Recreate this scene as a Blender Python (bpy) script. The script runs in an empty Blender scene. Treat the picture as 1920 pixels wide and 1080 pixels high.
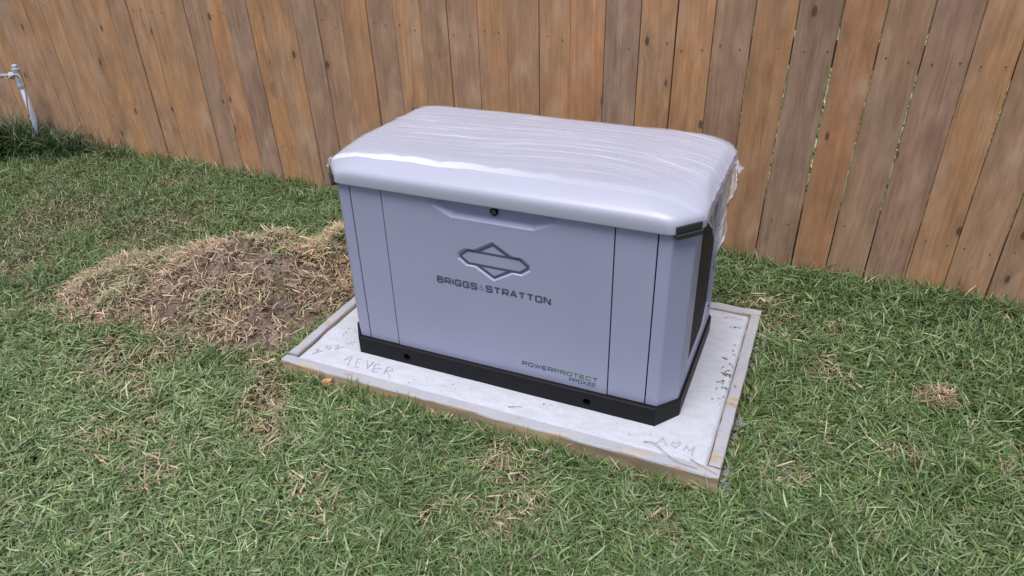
import bpy, bmesh, math, random
import numpy as np
from mathutils import Vector, Matrix
from mathutils.geometry import tessellate_polygon
from mathutils.bvhtree import BVHTree

random.seed(7)
rng = np.random.default_rng(11)
S = bpy.context.scene
COL = S.collection

# ------------------------------------------------------------------ camera
cam_d = bpy.data.cameras.new("camera")
cam_d.sensor_width = 36.0
cam_d.lens = 25.55
cam_d.clip_start = 0.05
cam_d.clip_end = 400.0
cam = bpy.data.objects.new("camera", cam_d)
cam.location = (1.4607, -1.7426, 1.5225)
cam.rotation_euler = (1.0393, 0.0256, 0.4110)
COL.objects.link(cam)
S.camera = cam

# ------------------------------------------------------------------ light
SUN_EL, SUN_AZ = math.radians(73), math.radians(180)     # azimuth clockwise from +Y
w = bpy.data.worlds.new("World")
S.world = w
w.use_nodes = True
wn = w.node_tree
bg = wn.nodes["Background"]
sky = wn.nodes.new("ShaderNodeTexSky")
sky.sky_type = 'NISHITA'
sky.sun_disc = False
sky.sun_elevation = SUN_EL
sky.sun_rotation = SUN_AZ
sky.air_density = 1.0
sky.dust_density = 2.5
sky.ozone_density = 1.0
bg.inputs["Strength"].default_value = 0.085
wn.links.new(sky.outputs[0], bg.inputs[0])

sun_d = bpy.data.lights.new("sun", 'SUN')
sun_d.energy = 2.2
sun_d.angle = math.radians(40)
sun_d.color = (1.0, 0.965, 0.935)
sun = bpy.data.objects.new("sun", sun_d)
COL.objects.link(sun)
sv = Vector((math.sin(SUN_AZ) * math.cos(SUN_EL), math.cos(SUN_AZ) * math.cos(SUN_EL), math.sin(SUN_EL)))
sun.rotation_euler = sv.to_track_quat('Z', 'Y').to_euler()

S.view_settings.view_transform = 'Standard'
S.view_settings.look = 'None'
S.view_settings.gamma = 1.0
S.view_settings.exposure = 0.60
S.view_settings.use_curve_mapping = False

# ------------------------------------------------------------------ helpers
def tag(o, label=None, cat=None, group=None, kind=None):
    if label: o["label"] = label
    if cat: o["category"] = cat
    if group: o["group"] = group
    if kind: o["kind"] = kind
    return o

def empty(name, loc, label, cat, group=None, rz=0.0):
    o = bpy.data.objects.new(name, None)
    o.empty_display_size = 0.1
    o.location = loc
    o.rotation_euler = (0, 0, rz)
    COL.objects.link(o)
    return tag(o, label, cat, group)

def link_mesh(name, me, mat, parent=None, loc=None):
    o = bpy.data.objects.new(name, me)
    COL.objects.link(o)
    if mat is not None:
        for m in (mat if isinstance(mat, (list, tuple)) else [mat]):
            me.materials.append(m)
    if parent is not None:
        o.parent = parent
    if loc is not None:
        o.location = loc
    return o

def from_bm(name, bm, mat, parent=None, smooth=False, loc=None, recalc=True):
    if recalc:
        bmesh.ops.recalc_face_normals(bm, faces=bm.faces[:])
    me = bpy.data.meshes.new(name)
    bm.to_mesh(me)
    bm.free()
    if smooth:
        for p in me.polygons: p.use_smooth = True
    return link_mesh(name, me, mat, parent, loc)

def add_box(bm, x0, x1, y0, y1, z0, z1, bevel=0.0):
    r = bmesh.ops.create_cube(bm, size=1.0)
    vs = r["verts"]
    for v in vs:
        v.co = Vector((x0 + (v.co.x + .5) * (x1 - x0), y0 + (v.co.y + .5) * (y1 - y0), z0 + (v.co.z + .5) * (z1 - z0)))
    if bevel > 0:
        es = list({e for v in vs for e in v.link_edges})
        bmesh.ops.bevel(bm, geom=es, offset=bevel, segments=2, profile=.5, affect='EDGES')

def add_lathe(bm, prof, axis_o, axis_d, n=20, cap=True):
    d = Vector(axis_d).normalized()
    u = d.orthogonal().normalized(); v = d.cross(u)
    rings = []
    for (r, h) in prof:
        rings.append([bm.verts.new(Vector(axis_o) + d * h + (u * math.cos(2*math.pi*i/n) + v * math.sin(2*math.pi*i/n)) * r) for i in range(n)])
    for a, b in zip(rings, rings[1:]):
        for i in range(n):
            bm.faces.new((a[i], a[(i+1) % n], b[(i+1) % n], b[i]))
    if cap:
        bm.faces.new(rings[0][::-1]); bm.faces.new(rings[-1])

def add_tube(bm, pts, r, n=8, r_end=None):
    pts = [Vector(p) for p in pts]
    prev = None
    rings = []
    for i, p in enumerate(pts):
        t = (pts[min(i+1, len(pts)-1)] - pts[max(i-1, 0)]).normalized()
        if prev is None:
            u = t.orthogonal().normalized()
        else:
            u = (prev - t * prev.dot(t)).normalized()
        prev = u
        v = t.cross(u)
        rr = r if r_end is None else r + (r_end - r) * i / (len(pts) - 1)
        rings.append([bm.verts.new(p + (u * math.cos(2*math.pi*k/n) + v * math.sin(2*math.pi*k/n)) * rr) for k in range(n)])
    for a, b in zip(rings, rings[1:]):
        for k in range(n):
            bm.faces.new((a[k], a[(k+1) % n], b[(k+1) % n], b[k]))
    bm.faces.new(rings[0][::-1]); bm.faces.new(rings[-1])

# smooth value noise on numpy arrays -------------------------------------
_tab = np.random.default_rng(3).random((256, 256))
def vnoise(x, y, s=0):
    x = np.asarray(x, float) + 37.3 * s; y = np.asarray(y, float) + 91.7 * s
    xi = np.floor(x).astype(int); yi = np.floor(y).astype(int)
    fx = x - xi; fy = y - yi
    fx = fx * fx * (3 - 2 * fx); fy = fy * fy * (3 - 2 * fy)
    g = lambda a, b: _tab[a & 255, b & 255]
    return (g(xi, yi) * (1 - fx) + g(xi + 1, yi) * fx) * (1 - fy) + (g(xi, yi + 1) * (1 - fx) + g(xi + 1, yi + 1) * fx) * fy
def fbm(x, y, s=0, o=3):
    t = 0; a = .5; f = 1.0
    for k in range(o):
        t = t + a * vnoise(x * f, y * f, s + k * 5); a *= .5; f *= 2.1
    return t / (1 - .5 ** o)
def sstep(a, b, x):
    t = np.clip((np.asarray(x, float) - a) / (b - a), 0, 1)
    return t * t * (3 - 2 * t)

# ------------------------------------------------------------------ materials
def new_mat(name):
    m = bpy.data.materials.new(name)
    m.use_nodes = True
    nt = m.node_tree
    b = nt.nodes["Principled BSDF"]
    return m, nt, b

def N(nt, t, **kw):
    n = nt.nodes.new(t)
    for k, v in kw.items():
        if k in n.inputs.keys() if isinstance(k, str) else False:
            n.inputs[k].default_value = v
        else:
            setattr(n, k, v)
    return n

def ramp(nt, stops):
    r = nt.nodes.new("ShaderNodeValToRGB")
    e = r.color_ramp.elements
    while len(e) < len(stops): e.new(.5)
    for i, (p, c) in enumerate(stops):
        e[i].position = p
        e[i].color = (c, c, c, 1) if isinstance(c, (int, float)) else (*c, 1)
    return r

def mixc(nt, f, a, b, mode='MIX'):
    m = nt.nodes.new("ShaderNodeMix")
    m.data_type = 'RGBA'; m.blend_type = mode
    for sock, v in ((m.inputs[0], f), (m.inputs[6], a), (m.inputs[7], b)):
        if isinstance(v, bpy.types.NodeSocket): nt.links.new(v, sock)
        elif isinstance(v, (int, float)): sock.default_value = v
        else: sock.default_value = (*v, 1)
    return m.outputs[2]

def math_n(nt, op, a, b=None, c=None):
    m = nt.nodes.new("ShaderNodeMath"); m.operation = op
    for i, v in enumerate((a, b, c)):
        if v is None: continue
        if isinstance(v, bpy.types.NodeSocket): nt.links.new(v, m.inputs[i])
        else: m.inputs[i].default_value = v
    return m.outputs[0]

def mapping(nt, src, scale=(1, 1, 1), loc=None):
    m = nt.nodes.new("ShaderNodeMapping")
    m.inputs["Scale"].default_value = scale
    nt.links.new(src, m.inputs["Vector"])
    if loc is not None: nt.links.new(loc, m.inputs["Location"])
    return m.outputs[0]

def noise(nt, vec, scale, detail=3, rough=.55):
    n = nt.nodes.new("ShaderNodeTexNoise")
    n.inputs["Scale"].default_value = scale
    n.inputs["Detail"].default_value = detail
    n.inputs["Roughness"].default_value = rough
    nt.links.new(vec, n.inputs["Vector"])
    return n.outputs[0]

def bump(nt, h, bsdf, strength=.3, dist=.002):
    b = nt.nodes.new("ShaderNodeBump")
    b.inputs["Strength"].default_value = strength
    b.inputs["Distance"].default_value = dist
    nt.links.new(h, b.inputs["Height"])
    nt.links.new(b.outputs[0], bsdf.inputs["Normal"])

def objco(nt):
    return nt.nodes.new("ShaderNodeTexCoord").outputs["Object"]

def paint(name, col, rough, metal=0.0, orange=.06, spec=.5, dirt=.06):
    m, nt, b = new_mat(name)
    co = objco(nt)
    n1 = noise(nt, co, 3.0, 4)
    c = mixc(nt, n1, [x * (1 - dirt) for x in col], [min(1, x * (1 + dirt)) for x in col])
    nt.links.new(c, b.inputs["Base Color"])
    n2 = noise(nt, co, 9.0, 3)
    r = nt.nodes.new("ShaderNodeMapRange")
    r.inputs[3].default_value = rough - .06; r.inputs[4].default_value = rough + .08
    nt.links.new(n2, r.inputs[0]); nt.links.new(r.outputs[0], b.inputs["Roughness"])
    b.inputs["Metallic"].default_value = metal
    b.inputs["Specular IOR Level"].default_value = spec
    if orange: bump(nt, noise(nt, co, 900.0, 1), b, orange, .0004)
    return m

M_BODY = paint("body_paint", (.372, .374, .528), .40, dirt=.085)
M_LID = paint("lid_paint", (.425, .435, .535), .32)
M_BLACK = paint("black_plastic", (.011, .011, .013), .5, orange=.1, spec=.18)
M_DARK = paint("dark_gap", (.012, .012, .015), .7)
M_GRILLE = paint("grille_metal", (.022, .022, .026), .5)
M_INK = paint("dark_print", (.085, .09, .14), .5, orange=0)
M_THIN = paint("thin_print", (.17, .175, .235), .5, orange=0)
M_GREEN = paint("green_print", (.075, .20, .085), .5, orange=0)
M_BRASS = paint("brass_lock", (.30, .25, .14), .4, metal=.8, orange=0, dirt=.25)
M_PVC = paint("pvc", (.44, .475, .61), .4, orange=0, dirt=.12)
M_WIRE = paint("wire_yellow", (.52, .40, .18), .5, orange=0)
M_RUBBER = paint("black_rubber", (.035, .035, .04), .38, orange=0)

def wood_mat():
    m, nt, b = new_mat("cedar_board")
    oi = nt.nodes.new("ShaderNodeObjectInfo")
    co = objco(nt)
    off = nt.nodes.new("ShaderNodeCombineXYZ")
    r1 = math_n(nt, 'MULTIPLY', oi.outputs["Random"], 53.0)
    r2 = math_n(nt, 'MULTIPLY', oi.outputs["Random"], 171.0)
    nt.links.new(r1, off.inputs[0]); nt.links.new(r1, off.inputs[1]); nt.links.new(r2, off.inputs[2])
    P = mapping(nt, co, (1, 1, 1), off.outputs[0])
    # knots: Voronoi cells stretched along the board, kept only where the cell's own colour is high
    vk = nt.nodes.new("ShaderNodeTexVoronoi")
    vk.inputs["Scale"].default_value = 1.0
    kp = mapping(nt, P, (11.0, .001, 5.2))
    nt.links.new(kp, vk.inputs["Vector"])
    keep = nt.nodes.new("ShaderNodeSeparateColor")
    nt.links.new(vk.outputs["Color"], keep.inputs[0])
    kmask = math_n(nt, 'GREATER_THAN', keep.outputs[0], .52)
    near = nt.nodes.new("ShaderNodeMapRange")
    near.inputs[1].default_value = .06; near.inputs[2].default_value = .45
    near.inputs[3].default_value = 1.0; near.inputs[4].default_value = 0.0
    nt.links.new(vk.outputs["Distance"], near.inputs[0])
    halo = math_n(nt, 'MULTIPLY', near.outputs[0], kmask)
    core = nt.nodes.new("ShaderNodeMapRange")
    core.inputs[1].default_value = .085; core.inputs[2].default_value = .125
    core.inputs[3].default_value = 1.0; core.inputs[4].default_value = 0.0
    nt.links.new(vk.outputs["Distance"], core.inputs[0])
    knot = math_n(nt, 'MULTIPLY', core.outputs[0], kmask)
    # grain, bent round the knots
    warp = noise(nt, mapping(nt, P, (3, 3, 1.2)), 2.0, 2)
    sx = nt.nodes.new("ShaderNodeSeparateXYZ"); nt.links.new(P, sx.inputs[0])
    xw = math_n(nt, 'ADD', math_n(nt, 'ADD', sx.outputs[0], math_n(nt, 'MULTIPLY', warp, .035)), math_n(nt, 'MULTIPLY', halo, .035))
    gv = nt.nodes.new("ShaderNodeCombineXYZ")
    nt.links.new(xw, gv.inputs[0]); nt.links.new(math_n(nt, 'MULTIPLY', sx.outputs[2], .035), gv.inputs[2])
    grain = noise(nt, gv.outputs[0], 75.0, 4, .6)
    broad = noise(nt, gv.outputs[0], 14.0, 3, .6)
    fine = noise(nt, mapping(nt, P, (420, 420, 9)), 1.0, 2)
    # weathering patches
    wea = noise(nt, mapping(nt, P, (5, 5, 1.6)), 1.3, 4, .6)
    wr = ramp(nt, [(.36, 0.0), (.68, 1.0)]); nt.links.new(wea, wr.inputs[0])
    base = oi.outputs["Color"]
    grey = mixc(nt, .55, base, (.40, .275, .20))
    c = mixc(nt, math_n(nt, 'MULTIPLY', wr.outputs[0], .95), base, grey)
    gr = ramp(nt, [(.32, .83), (.60, 1.07)]); nt.links.new(grain, gr.inputs[0])
    br = ramp(nt, [(.30, .88), (.70, 1.10)]); nt.links.new(broad, br.inputs[0])
    fr = ramp(nt, [(.30, .90), (.70, 1.07)]); nt.links.new(fine, fr.inputs[0])
    c = mixc(nt, 1.0, c, gr.outputs[0], 'MULTIPLY')
    c = mixc(nt, 1.0, c, br.outputs[0], 'MULTIPLY')
    c = mixc(nt, 1.0, c, fr.outputs[0], 'MULTIPLY')
    pale = noise(nt, mapping(nt, P, (9, 9, 4)), 1.0, 2)
    pr = ramp(nt, [(.54, 0.0), (.74, .55)]); nt.links.new(pale, pr.inputs[0])
    c = mixc(nt, pr.outputs[0], c, (.60, .40, .275))
    c = mixc(nt, math_n(nt, 'MULTIPLY', halo, .30), c, (.20, .115, .075))
    c = mixc(nt, math_n(nt, 'MULTIPLY', knot, .80), c, (.085, .05, .035))
    sp = noise(nt, mapping(nt, P, (150, 150, 2.2)), 1.0, 2, .5)
    spr = ramp(nt, [(.27, .55), (.33, 1.0)]); nt.links.new(sp, spr.inputs[0])
    c = mixc(nt, .8, c, spr.outputs[0], 'MULTIPLY')
    mot = noise(nt, mapping(nt, P, (16, 16, 6)), 1.0, 5, .62)
    mr = ramp(nt, [(.34, .83), (.66, 1.12)]); nt.links.new(mot, mr.inputs[0])
    c = mixc(nt, 1.0, c, mr.outputs[0], 'MULTIPLY')
    nt.links.new(c, b.inputs["Base Color"])
    b.inputs["Roughness"].default_value = .72
    b.inputs["Specular IOR Level"].default_value = .28
    hh = math_n(nt, 'ADD', math_n(nt, 'MULTIPLY', grain, .7), math_n(nt, 'MULTIPLY', fine, .5))
    bump(nt, hh, b, .35, .0016)
    return m
M_WOOD = wood_mat()

def rail_mat():
    m, nt, b = new_mat("rail_wood")
    co = objco(nt)
    g = noise(nt, mapping(nt, co, (2, 60, 60)), 1.0, 3)
    nt.links.new(mixc(nt, g, (.16, .10, .065), (.30, .20, .13)), b.inputs["Base Color"])
    b.inputs["Roughness"].default_value = .8
    return m
M_RAIL = rail_mat()

def concrete_mat():
    m, nt, b = new_mat("fresh_concrete")
    co = objco(nt)
    a = noise(nt, co, 5.0, 5, .6)
    f = noise(nt, co, 160.0, 3, .7)
    t = noise(nt, mapping(nt, co, (14, 40, 14)), 1.0, 4, .65)
    c = mixc(nt, a, (.455, .472, .535), (.55, .567, .63))
    fr = ramp(nt, [(.28, .86), (.55, 1.03)]); nt.links.new(f, fr.inputs[0])
    tr = ramp(nt, [(.28, .88), (.62, 1.04)]); nt.links.new(t, tr.inputs[0])
    c = mixc(nt, 1.0, c, fr.outputs[0], 'MULTIPLY')
    c = mixc(nt, 1.0, c, tr.outputs[0], 'MULTIPLY')
    v = nt.nodes.new("ShaderNodeTexVoronoi"); v.inputs["Scale"].default_value = 38
    nt.links.new(co, v.inputs["Vector"])
    pr = ramp(nt, [(.03, 1.0), (.075, 0.0)]); nt.links.new(v.outputs["Distance"], pr.inputs[0])
    pick = nt.nodes.new("ShaderNodeSeparateColor"); nt.links.new(v.outputs["Color"], pick.inputs[0])
    pk = math_n(nt, 'MULTIPLY', math_n(nt, 'GREATER_THAN', pick.outputs[1], .72), pr.outputs[0])
    c = mixc(nt, math_n(nt, 'MULTIPLY', pk, .45), c, (.24, .24, .26))
    nt.links.new(c, b.inputs["Base Color"])
    b.inputs["Roughness"].default_value = .85
    b.inputs["Specular IOR Level"].default_value = .25
    hh = math_n(nt, 'ADD', math_n(nt, 'MULTIPLY', f, .4), math_n(nt, 'ADD', t, math_n(nt, 'MULTIPLY', pk, -.8)))
    bump(nt, hh, b, .35, .003)
    return m
M_CONC = concrete_mat()

def form_mat():
    """new pine board whose top is smeared with cement (a real film on the upward face, thin and broken)"""
    m, nt, b = new_mat("form_board_wood")
    co = objco(nt)
    oi = nt.nodes.new("ShaderNodeObjectInfo")
    g = noise(nt, mapping(nt, co, (3, 60, 90)), 1.0, 4, .6)
    wood = mixc(nt, g, (.44, .30, .17), (.60, .45, .29))
    dirt = noise(nt, mapping(nt, co, (4, 9, 30)), 1.0, 4, .6)
    dr = ramp(nt, [(.40, 0.0), (.66, .8)]); nt.links.new(dirt, dr.inputs[0])
    wood = mixc(nt, dr.outputs[0], wood, (.19, .155, .12))
    geo = nt.nodes.new("ShaderNodeNewGeometry")
    sz = nt.nodes.new("ShaderNodeSeparateXYZ"); nt.links.new(geo.outputs["True Normal"], sz.inputs[0])
    so = nt.nodes.new("ShaderNodeSeparateXYZ"); nt.links.new(co, so.inputs[0])
    smear = noise(nt, mapping(nt, co, (7, 14, 14)), 1.0, 5, .65)
    edge = noise(nt, mapping(nt, co, (16, 16, 2)), 1.0, 4, .6)
    up = math_n(nt, 'GREATER_THAN', sz.outputs[2], .4)
    sr = ramp(nt, [(.35, 0.0), (.43, 1.0)]); nt.links.new(smear, sr.inputs[0])
    cov = math_n(nt, 'MULTIPLY', up, sr.outputs[0])
    drip = math_n(nt, 'GREATER_THAN', math_n(nt, 'ADD', math_n(nt, 'MULTIPLY', so.outputs[2], 22.0), edge), .52)
    cov = math_n(nt, 'MAXIMUM', cov, math_n(nt, 'MULTIPLY', drip, math_n(nt, 'SUBTRACT', 1.0, up)))
    f = noise(nt, co, 120.0, 3, .7)
    cem = mixc(nt, f, (.31, .32, .365), (.44, .45, .495))
    pink = noise(nt, mapping(nt, co, (5, 12, 12)), 1.7, 3)
    ppr = ramp(nt, [(.52, 0.0), (.66, .6)]); nt.links.new(pink, ppr.inputs[0])
    cem = mixc(nt, ppr.outputs[0], cem, (.47, .41, .385))
    c = mixc(nt, cov, wood, cem)
    nt.links.new(c, b.inputs["Base Color"])
    b.inputs["Roughness"].default_value = .85
    b.inputs["Specular IOR Level"].default_value = .2
    bump(nt, math_n(nt, 'ADD', math_n(nt, 'MULTIPLY', cov, .5), math_n(nt, 'MULTIPLY', f, .5)), b, .5, .003)
    return m
M_FORM = form_mat()

def soil_mat(name, c0, c1, c2, sc=1.0):
    m, nt, b = new_mat(name)
    co = objco(nt)
    a = noise(nt, co, 7.0 * sc, 5, .65)
    f = noise(nt, co, 70.0 * sc, 5, .7)
    r = ramp(nt, [(.30, c0), (.52, c1), (.74, c2)]); nt.links.new(a, r.inputs[0])
    fr = ramp(nt, [(.28, .55), (.62, 1.2)]); nt.links.new(f, fr.inputs[0])
    c = mixc(nt, 1.0, r.outputs[0], fr.outputs[0], 'MULTIPLY')
    nt.links.new(c, b.inputs["Base Color"])
    b.inputs["Roughness"].default_value = .95
    b.inputs["Specular IOR Level"].default_value = .1
    bump(nt, math_n(nt, 'ADD', f, math_n(nt, 'MULTIPLY', a, .6)), b, .9, .012)
    return m
M_SOIL = soil_mat("dug_soil", (.095, .068, .052), (.245, .182, .148), (.36, .285, .24))
M_GROUND = soil_mat("lawn_soil", (.035, .035, .02), (.06, .055, .032), (.12, .10, .06))

def blade_mat(name, trans=.22, rough=.42, spec=.5):
    m, nt, b = new_mat(name)
    at = nt.nodes.new("ShaderNodeAttribute"); at.attribute_name = "tint"
    nt.links.new(at.outputs["Color"], b.inputs["Base Color"])
    b.inputs["Roughness"].default_value = rough
    b.inputs["Specular IOR Level"].default_value = spec
    tr = nt.nodes.new("ShaderNodeBsdfTranslucent")
    nt.links.new(mixc(nt, 1.0, at.outputs["Color"], (.95, 1.0, .6), 'MULTIPLY'), tr.inputs["Color"])
    mx = nt.nodes.new("ShaderNodeMixShader"); mx.inputs[0].default_value = trans
    nt.links.new(b.outputs[0], mx.inputs[1]); nt.links.new(tr.outputs[0], mx.inputs[2])
    nt.links.new(mx.outputs[0], nt.nodes["Material Output"].inputs["Surface"])
    return m
M_BLADE = blade_mat("grass_blade")
M_STRAW = blade_mat("straw", .12, .65, .2)

def film_mat():
    m, nt, b = new_mat("clear_film")
    b.inputs["Base Color"].default_value = (.80, .815, .885, 1)
    b.inputs["Roughness"].default_value = .12
    b.inputs["Specular IOR Level"].default_value = .6
    co = objco(nt)
    bump(nt, noise(nt, mapping(nt, co, (7, 105, 40)), 1.0, 3, .6), b, .5, .003)
    tr = nt.nodes.new("ShaderNodeBsdfTransparent"); tr.inputs[0].default_value = (.97, .97, .98, 1)
    at = nt.nodes.new("ShaderNodeAttribute"); at.attribute_name = "film"
    mx = nt.nodes.new("ShaderNodeMixShader")
    nt.links.new(at.outputs["Fac"], mx.inputs[0])
    nt.links.new(tr.outputs[0], mx.inputs[1]); nt.links.new(b.outputs[0], mx.inputs[2])
    nt.links.new(mx.outputs[0], nt.nodes["Material Output"].inputs["Surface"])
    return m
M_FILM = film_mat()
M_STONE = soil_mat("pale_stone", (.42, .41, .42), (.52, .51, .53), (.60, .59, .61), 2.0)

# ------------------------------------------------------------------ ground
FA = -0.02084
FO = Vector((0.2741, 1.2424))
FD = Vector((math.cos(FA), math.sin(FA)))
FN = Vector((-math.sin(FA), math.cos(FA)))

PAD = (-.1803, 1.3621, -.1498, .7963)

def gz(x, y):
    x = np.asarray(x, float); y = np.asarray(y, float)
    near = -.072 + .062 * sstep(.35, 1.22, y)
    near = near - .05 * sstep(1.5, 6, y)
    fade = 1 - sstep(3.5, 7, np.hypot(x, y))
    hump = .030 * np.exp(-(((x - .24) / .17) ** 2 + ((y + .30) / .10) ** 2)) * 1.0
    bumps = (fbm(x * 2.3, y * 2.3, 1) - .5) * .030 + (fbm(x * 9, y * 9, 2) - .5) * .018
    return near + (bumps + hump) * fade

def mound_h(x, y):
    x = np.asarray(x, float); y = np.asarray(y, float)
    def dome(cx, cy, rx, ry, h, rot=0.0):
        c, s = math.cos(rot), math.sin(rot)
        dx = (x - cx) * c + (y - cy) * s; dy = -(x - cx) * s + (y - cy) * c
        q = np.sqrt((dx / rx) ** 2 + (dy / ry) ** 2)
        return h * (1 - sstep(.05, 1.0, q))
    edge = (fbm(x * 4, y * 4, 7) - .5)
    h = dome(-.72 + 0, .30, .62, .48, .205, .35)
    h = np.maximum(h, dome(-1.22, .13, .36, .40, .085, .5))
    h = np.maximum(h, dome(-.42, .66, .34, .30, .13))
    h = np.maximum(h, dome(-.50, .05, .34, .22, .075))
    rough = (fbm(x * 9, y * 9, 4) - .5) * .10 + (fbm(x * 30, y * 30, 5) - .5) * .055 + (fbm(x * 75, y * 75, 8) - .5) * .012
    h = h + edge * .05 * np.clip(h / .05, 0, 1) + rough * np.clip(h / .05, 0, 1)
    pad_side = sstep(-.19, -.29, x)
    return h * pad_side

def grid_axis(lo, hi, step, far):
    a = list(np.arange(lo, hi + 1e-6, step))
    s = step; left = [lo]; right = [hi]
    while left[-1] > -far: s *= 1.35; left.append(left[-1] - s)
    s = step
    while right[-1] < far: s *= 1.35; right.append(right[-1] + s)
    return np.array(left[:0:-1] + a + right[1:])

def grid_mesh(name, X, Y, Z, mask=None, smooth=True):
    ny, nx = X.shape
    idx = np.arange(nx * ny).reshape(ny, nx)
    q = np.stack([idx[:-1, :-1], idx[:-1, 1:], idx[1:, 1:], idx[1:, :-1]], -1).reshape(-1, 4)
    if mask is not None:
        mk = mask[:-1, :-1] & mask[:-1, 1:] & mask[1:, 1:] & mask[1:, :-1]
        q = q[mk.reshape(-1)]
    co = np.stack([X, Y, Z], -1).reshape(-1, 3)
    used = np.unique(q); remap = -np.ones(len(co), int); remap[used] = np.arange(len(used))
    co = co[used]; q = remap[q]
    me = bpy.data.meshes.new(name)
    me.vertices.add(len(co)); me.vertices.foreach_set("co", co.astype(np.float32).ravel())
    me.loops.add(q.size); me.loops.foreach_set("vertex_index", q.astype(np.int32).ravel())
    me.polygons.add(len(q)); me.polygons.foreach_set("loop_start", np.arange(0, q.size, 4, dtype=np.int32))
    me.update(calc_edges=True)
    me.polygons.foreach_set("use_smooth", np.full(len(q), smooth))
    return me, used

gx = grid_axis(-4.6, 3.0, .04, 90); gy = grid_axis(-1.6, 1.8, .04, 90)
GX, GY = np.meshgrid(gx, gy)
me, _ = grid_mesh("ground", GX, GY, gz(GX, GY))
ground = link_mesh("ground", me, M_GROUND)
tag(ground, kind="structure")

# ------------------------------------------------------------------ fence
fence = empty("wood_fence", (FO.x, FO.y, 0), "tall weathered cedar board fence running behind the generator", "fence", rz=FA)
EDGE = {0: (-3.4424, -3.4941), 1: (-3.3003, -3.3507), 2: (-3.1675, -3.2010), 3: (-3.0190, -3.0496), 4: (-2.8841, -2.9000),
        6: (-2.5921, -2.5976), 7: (-2.4474, -2.4588), 9: (-2.1676, -2.1721), 10: (-2.0133, -2.0321), 11: (-1.8595, -1.8847),
        12: (-1.7148, -1.7557), 13: (-1.5669, -1.6021), 14: (-1.4303, -1.4594), 15: (-1.2815, -1.3121), 16: (-1.1379, -1.1691),
        17: (-1.0044, -1.0227), 18: (-.853, -.8749), 19: (-.7131, -.7273), 20: (-.5677, -.5865), 21: (-.4263, -.4475),
        22: (-.2867, -.2949), 23: (-.146, -.1487), 24: (-.0033, .0005), 25: (.1414, .1436), 26: (.289, .2917),
        27: (.4302, .4385), 28: (.5747, .5818), 29: (.722, .7246), 30: (.8601, .8701), 31: (1.0011, 1.0214),
        32: (1.154, 1.1673), 33: (1.29, 1.3081), 34: (1.4359, 1.4517), 35: (1.5832, 1.5981), 36: (1.7238, 1.7335), 37: (1.8708, 1.8835)}
PITCH = .1444
EDGE[5] = tuple((a + b) / 2 for a, b in zip(EDGE[4], EDGE[6]))
EDGE[8] = tuple((a + b) / 2 for a, b in zip(EDGE[7], EDGE[9]))
for k in range(-1, -17, -1): EDGE[k] = (EDGE[0][0] + k * PITCH, EDGE[0][1] + k * PITCH)
for k in range(38, 50): EDGE[k] = (EDGE[37][0] + (k - 37) * PITCH, EDGE[37][1] + (k - 37) * PITCH)
TONE = {0: .45, 1: .55, 2: .5, 3: .42, 4: .35, 5: .2, 6: .55, 7: .35, 8: .22, 9: .3, 10: .85, 11: .05, 12: .95, 13: .12, 14: .2, 15: .9,
        16: .6, 17: .18, 18: .88, 19: .25, 20: .32, 21: .7, 22: .3, 23: .6, 24: .2, 25: .12, 26: 1.1, 27: .15, 28: .05, 29: .85,
        30: .18, 31: .95, 32: .3, 33: .8, 34: .95, 35: .0, 36: .5, 37: .6, 38: .1, 39: .8}
GAP = {24: .0035, 25: .003, 26: .0015, 27: .0045, 28: .0065, 29: .005, 30: .005, 31: .006, 32: .0085, 33: .006, 34: .006, 35: .0045, 36: .004, 37: .005}
ORANGE = np.array((.575, .290, .128)); GREY = np.array((.405, .250, .165))
FH = 1.83
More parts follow.
